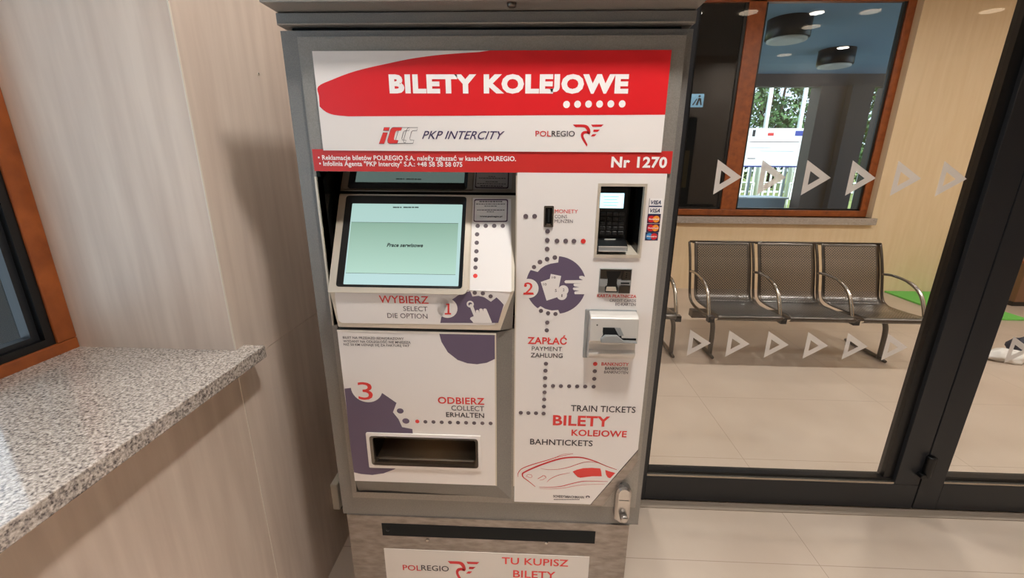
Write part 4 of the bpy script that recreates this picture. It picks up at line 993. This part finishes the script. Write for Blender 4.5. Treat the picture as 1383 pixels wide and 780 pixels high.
BXS = ((-9, TX0-.011, -9, 9), (TX0-.011, 9, TZ1-1.55+.010, 9), (TX0-.011, 9, -9, TZ0-1.55-.012))
for bx in BXS: flat_clipped(e_, LOWER, [z7(*p) for p in em3][::-1], bx, 'violet', E1)
disc(e_, LOWER, *z7(345, 108), 21.3, 'panel_white', E1*2, 36); flat(e_, LOWER, [z7(*p) for p in [(208, 100), (225, 60), (480, 60), (445, 140), (400, 125), (255, 108)]], 'panel_white', E1*1.5)
text(e_, LOWER, '3', 484.7, 539, 504.4, 539.2, 515.8, 'print_red', .0, 0, E1*3)
e_.build('round_emblem', ldo); e_ = MB()
em1 = [(885, 455), (900, 510), (940, 575), (1000, 622), (1060, 643), (1120, 649), (1180, 640), (1240, 612), (1243, 475), (1235, 462), (1100, 458)]
flat(e_, LOWER, [z5(*p) for p in em1], 'violet', E1)
e_.build('round_emblem', ldo)
d_ = MB(); disc(d_, LOWER, *z7(553, 250), 4.6, 'violet', E1, 20, .85); disc(d_, LOWER, *z7(588, 312), 4.8, 'violet', E1, 20, .85); disc(d_, LOWER, *z7(659, 315), 2.8, 'print_red')
for x, y in ((709, 317), (759, 318), (810, 320), (861, 321), (911, 322), (961, 323), (1011, 325), (1062, 326), (1113, 327)): disc(d_, LOWER, *z7(x, y), 2.7, 'dot')
d_.build('dotted_line', ldo)
t_ = MB()
for s, x0, x1, y0, y1, yt in (('BILET NA PRZEJAZD JEDNORAZOWY', 463.4, 545.5, 457.4, 458, 454.3), ('WYDANY NA ODLEGŁOŚĆ NIE MNIEJSZĄ', 464, 554.8, 462.4, 463.2, 459.2), ('NIŻ 50 KM UZNAJE SIĘ ZA FAKTURĘ VAT', 464.5, 553, 466.6, 467.6, 463.6)): text(t_, LOWER, s, x0, y0, x1, y1, yt, 'print_dark', .01)
t_.build('lettering', ldo); t_ = MB()
text(t_, LOWER, 'ODBIERZ', 591.6, 545, 654.4, 545.5, 536, 'print_red', .018); text(t_, LOWER, 'COLLECT', 609.7, 554.1, 653.9, 554.3, 547.5, 'print_grey', .008); text(t_, LOWER, 'ERHALTEN', 602.7, 563, 653.9, 563.4, 556.6, 'print_dark', .012)
t_.build('lettering', ldo)
ty = MB(); to = RC(TX0-.012, TX1+.011, TZ0-.013, TZ1+.011, .004); tm_ = RC(TX0-.003, TX1+.003, TZ0-.003, TZ1+.003, .009); ti = RC(TX0+.004, TX1-.004, TZ0+.005, TZ1-.004, .008)
YL = lambda d: (lambda x, z: (x, LY-d, z))
ring_wall(ty, to, to, YL(0), YL(.004), 'panel_white'); ring_wall(ty, to, tm_, YL(.004), YL(.005), 'panel_white'); ring_wall(ty, tm_, ti, YL(.0055), YL(.002), 'steel_dark')
ring_wall(ty, ti, ti, YL(.002), YL(-.012), 'steel')
x0, x1, za, zb_ = TX0+.004, TX1-.004, TZ0+.005, TZ1-.004
cv = [(LY+.01, zb_), (LY+.10, zb_), (LY+.105, za+.035), (LY+.09, za+.012), (LY+.06, za+.002), (LY+.01, za)]
cvs = [cv[0], cv[1]]+smooth_pts(cv[2:], 4)
i = ty.add([(x0, y, z) for y, z in cvs]); j = ty.add([(x1, y, z) for y, z in cvs]); n = len(cvs)
for k in range(n-1): ty.face((i+k, i+k+1, j+k+1, j+k), 'tray_steel', k > 1)
ty.face([i+k for k in range(n)], 'steel_dark'); ty.face([j+k for k in range(n)][::-1], 'steel_dark')
ty.build('ticket_tray', ldo)

# lock escutcheon at the lower right corner
lk = MB(); lx, lw = .2665, .0205
pill = lambda k, cz0, cz1: [(lx+k*math.cos(t), cz1+k*math.sin(t)) for t in [math.pi*s/10 for s in range(11)]]+[(lx+k*math.cos(t), cz0+k*math.sin(t)) for t in [math.pi+math.pi*s/10 for s in range(11)]]
P1, P2 = pill(lw, .625, .703), pill(lw-.006, .625, .703)
YM = lambda d: (lambda x, z: (x, .9705-d, z))
ring_wall(lk, P1, P1, YM(-.004), YM(.018), 'satin_steel', True); ring_wall(lk, P1, P2, YM(.018), YM(.023), 'satin_steel', True); lk.poly([YM(.023)(*p) for p in P2], 'satin_steel')
lk.box(lx-.013, lx+.013, .9465, .9478, .683, .6838, 'steel_dark'); lko = lk.build('lock_plate', tm)
MB().lathe([(.0105, 0), (.0105, .014), (.009, .017), (.004, .0172)], (lx+.002, .9475, .634), (0, -1, 0), 'satin_steel', 18).build('lock_cylinder', lko)

# base cabinet: slot, poster
bs = MB(); QX0, QX1, QY = -.509, .296, .975
holed(bs, QX0, QX1, 0, MBT, [], QY, 'steel_worn')
bs.poly([(QX0, QY, 0), (QX0, QY, MBT), (QX0, 1.5, MBT), (QX0, 1.5, 0)], 'steel_worn'); bs.poly([(QX1, QY, 0), (QX1, 1.5, 0), (QX1, 1.5, MBT), (QX1, QY, MBT)], 'steel_worn'); bs.poly([(QX0, 1.5, 0), (QX0, 1.5, MBT), (QX1, 1.5, MBT), (QX1, 1.5, 0)], 'steel_worn')
bs.poly([(QX0, QY, MBT), (QX1, QY, MBT), (QX1, 1.5, MBT), (QX0, 1.5, MBT)], 'steel_worn'); bs.poly([(QX0, QY, 0), (QX0, 1.5, 0), (QX1, 1.5, 0), (QX1, QY, 0)], 'steel_worn')
bso = bs.build('base_cabinet', tm)
BP = Plane((0, QY, .30), (1, 0, 0), (0, 0, 1))
m_ = MB(); a, c = BP.uv(515.4, 706), BP.uv(803, 734); zt, zb_ = .3+a[1], .3+c[1]
m_.box(a[0], c[0], QY-.0012, QY+.001, zb_+.002, zt, 'black_matte'); m_.build('letter_slot', bso)
m_ = MB(); sx, sz = BP.uv(727, 0)[0], 0
for px, py in ((577.5, 728.5), (738, 732.5), (524, 714)):
    p = BP.px(px, py); m_.lathe([(.0055, 0), (.0055, .003), (.003, .0045)], p, (0, -1, 0), 'steel' if px > 530 else 'gasket', 12)
m_.build('screw', bso)
po = MB(); a, c = BP.uv(518.7, 740.4), BP.uv(796.2, 750.4); zt = .3+(a[1]+c[1])/2
po.box(a[0], c[0], QY-.0015, QY+.001, zt-.30, zt, 'poster_white'); poo = po.build('poster', tm)
PP = Plane((0, QY-.0015, .30), (1, 0, 0), (0, 0, 1))
t_ = MB(); regio(t_, PP, None, 769.6, 762.5, wing(lambda x, y: (530+(x*1.04-22)/9.879, 740+(y*1.0+92+(x-850)*.035)/9.879)), (544.4, 568.7, 569.2, 606.4, 0.6))
t_.build('regional_logo', poo); t_ = MB()
text(t_, PP, 'TU KUPISZ', 677.8, 761, 767.4, 764.3, 751.9, 'print_red', .015); text(t_, PP, 'BILETY', 693, 779, 750, 781, 769.4, 'print_red', .015)
t_.build('lettering', poo)

# wall socket behind the machine
so_ = thing('wall_socket', (WX, 1.40, .28), 'white plastic wall socket on the left wall beside the machine base', 'socket')
MB().box(WX, WX+.028, 1.345, 1.43, .225, .345, 'socket_white').build('cover', so_, bevel=.004)
MB().box(WX+.002, WX+.026, 1.36, 1.42, .214, .226, 'gasket').build('cable_gland', so_, bevel=.002)
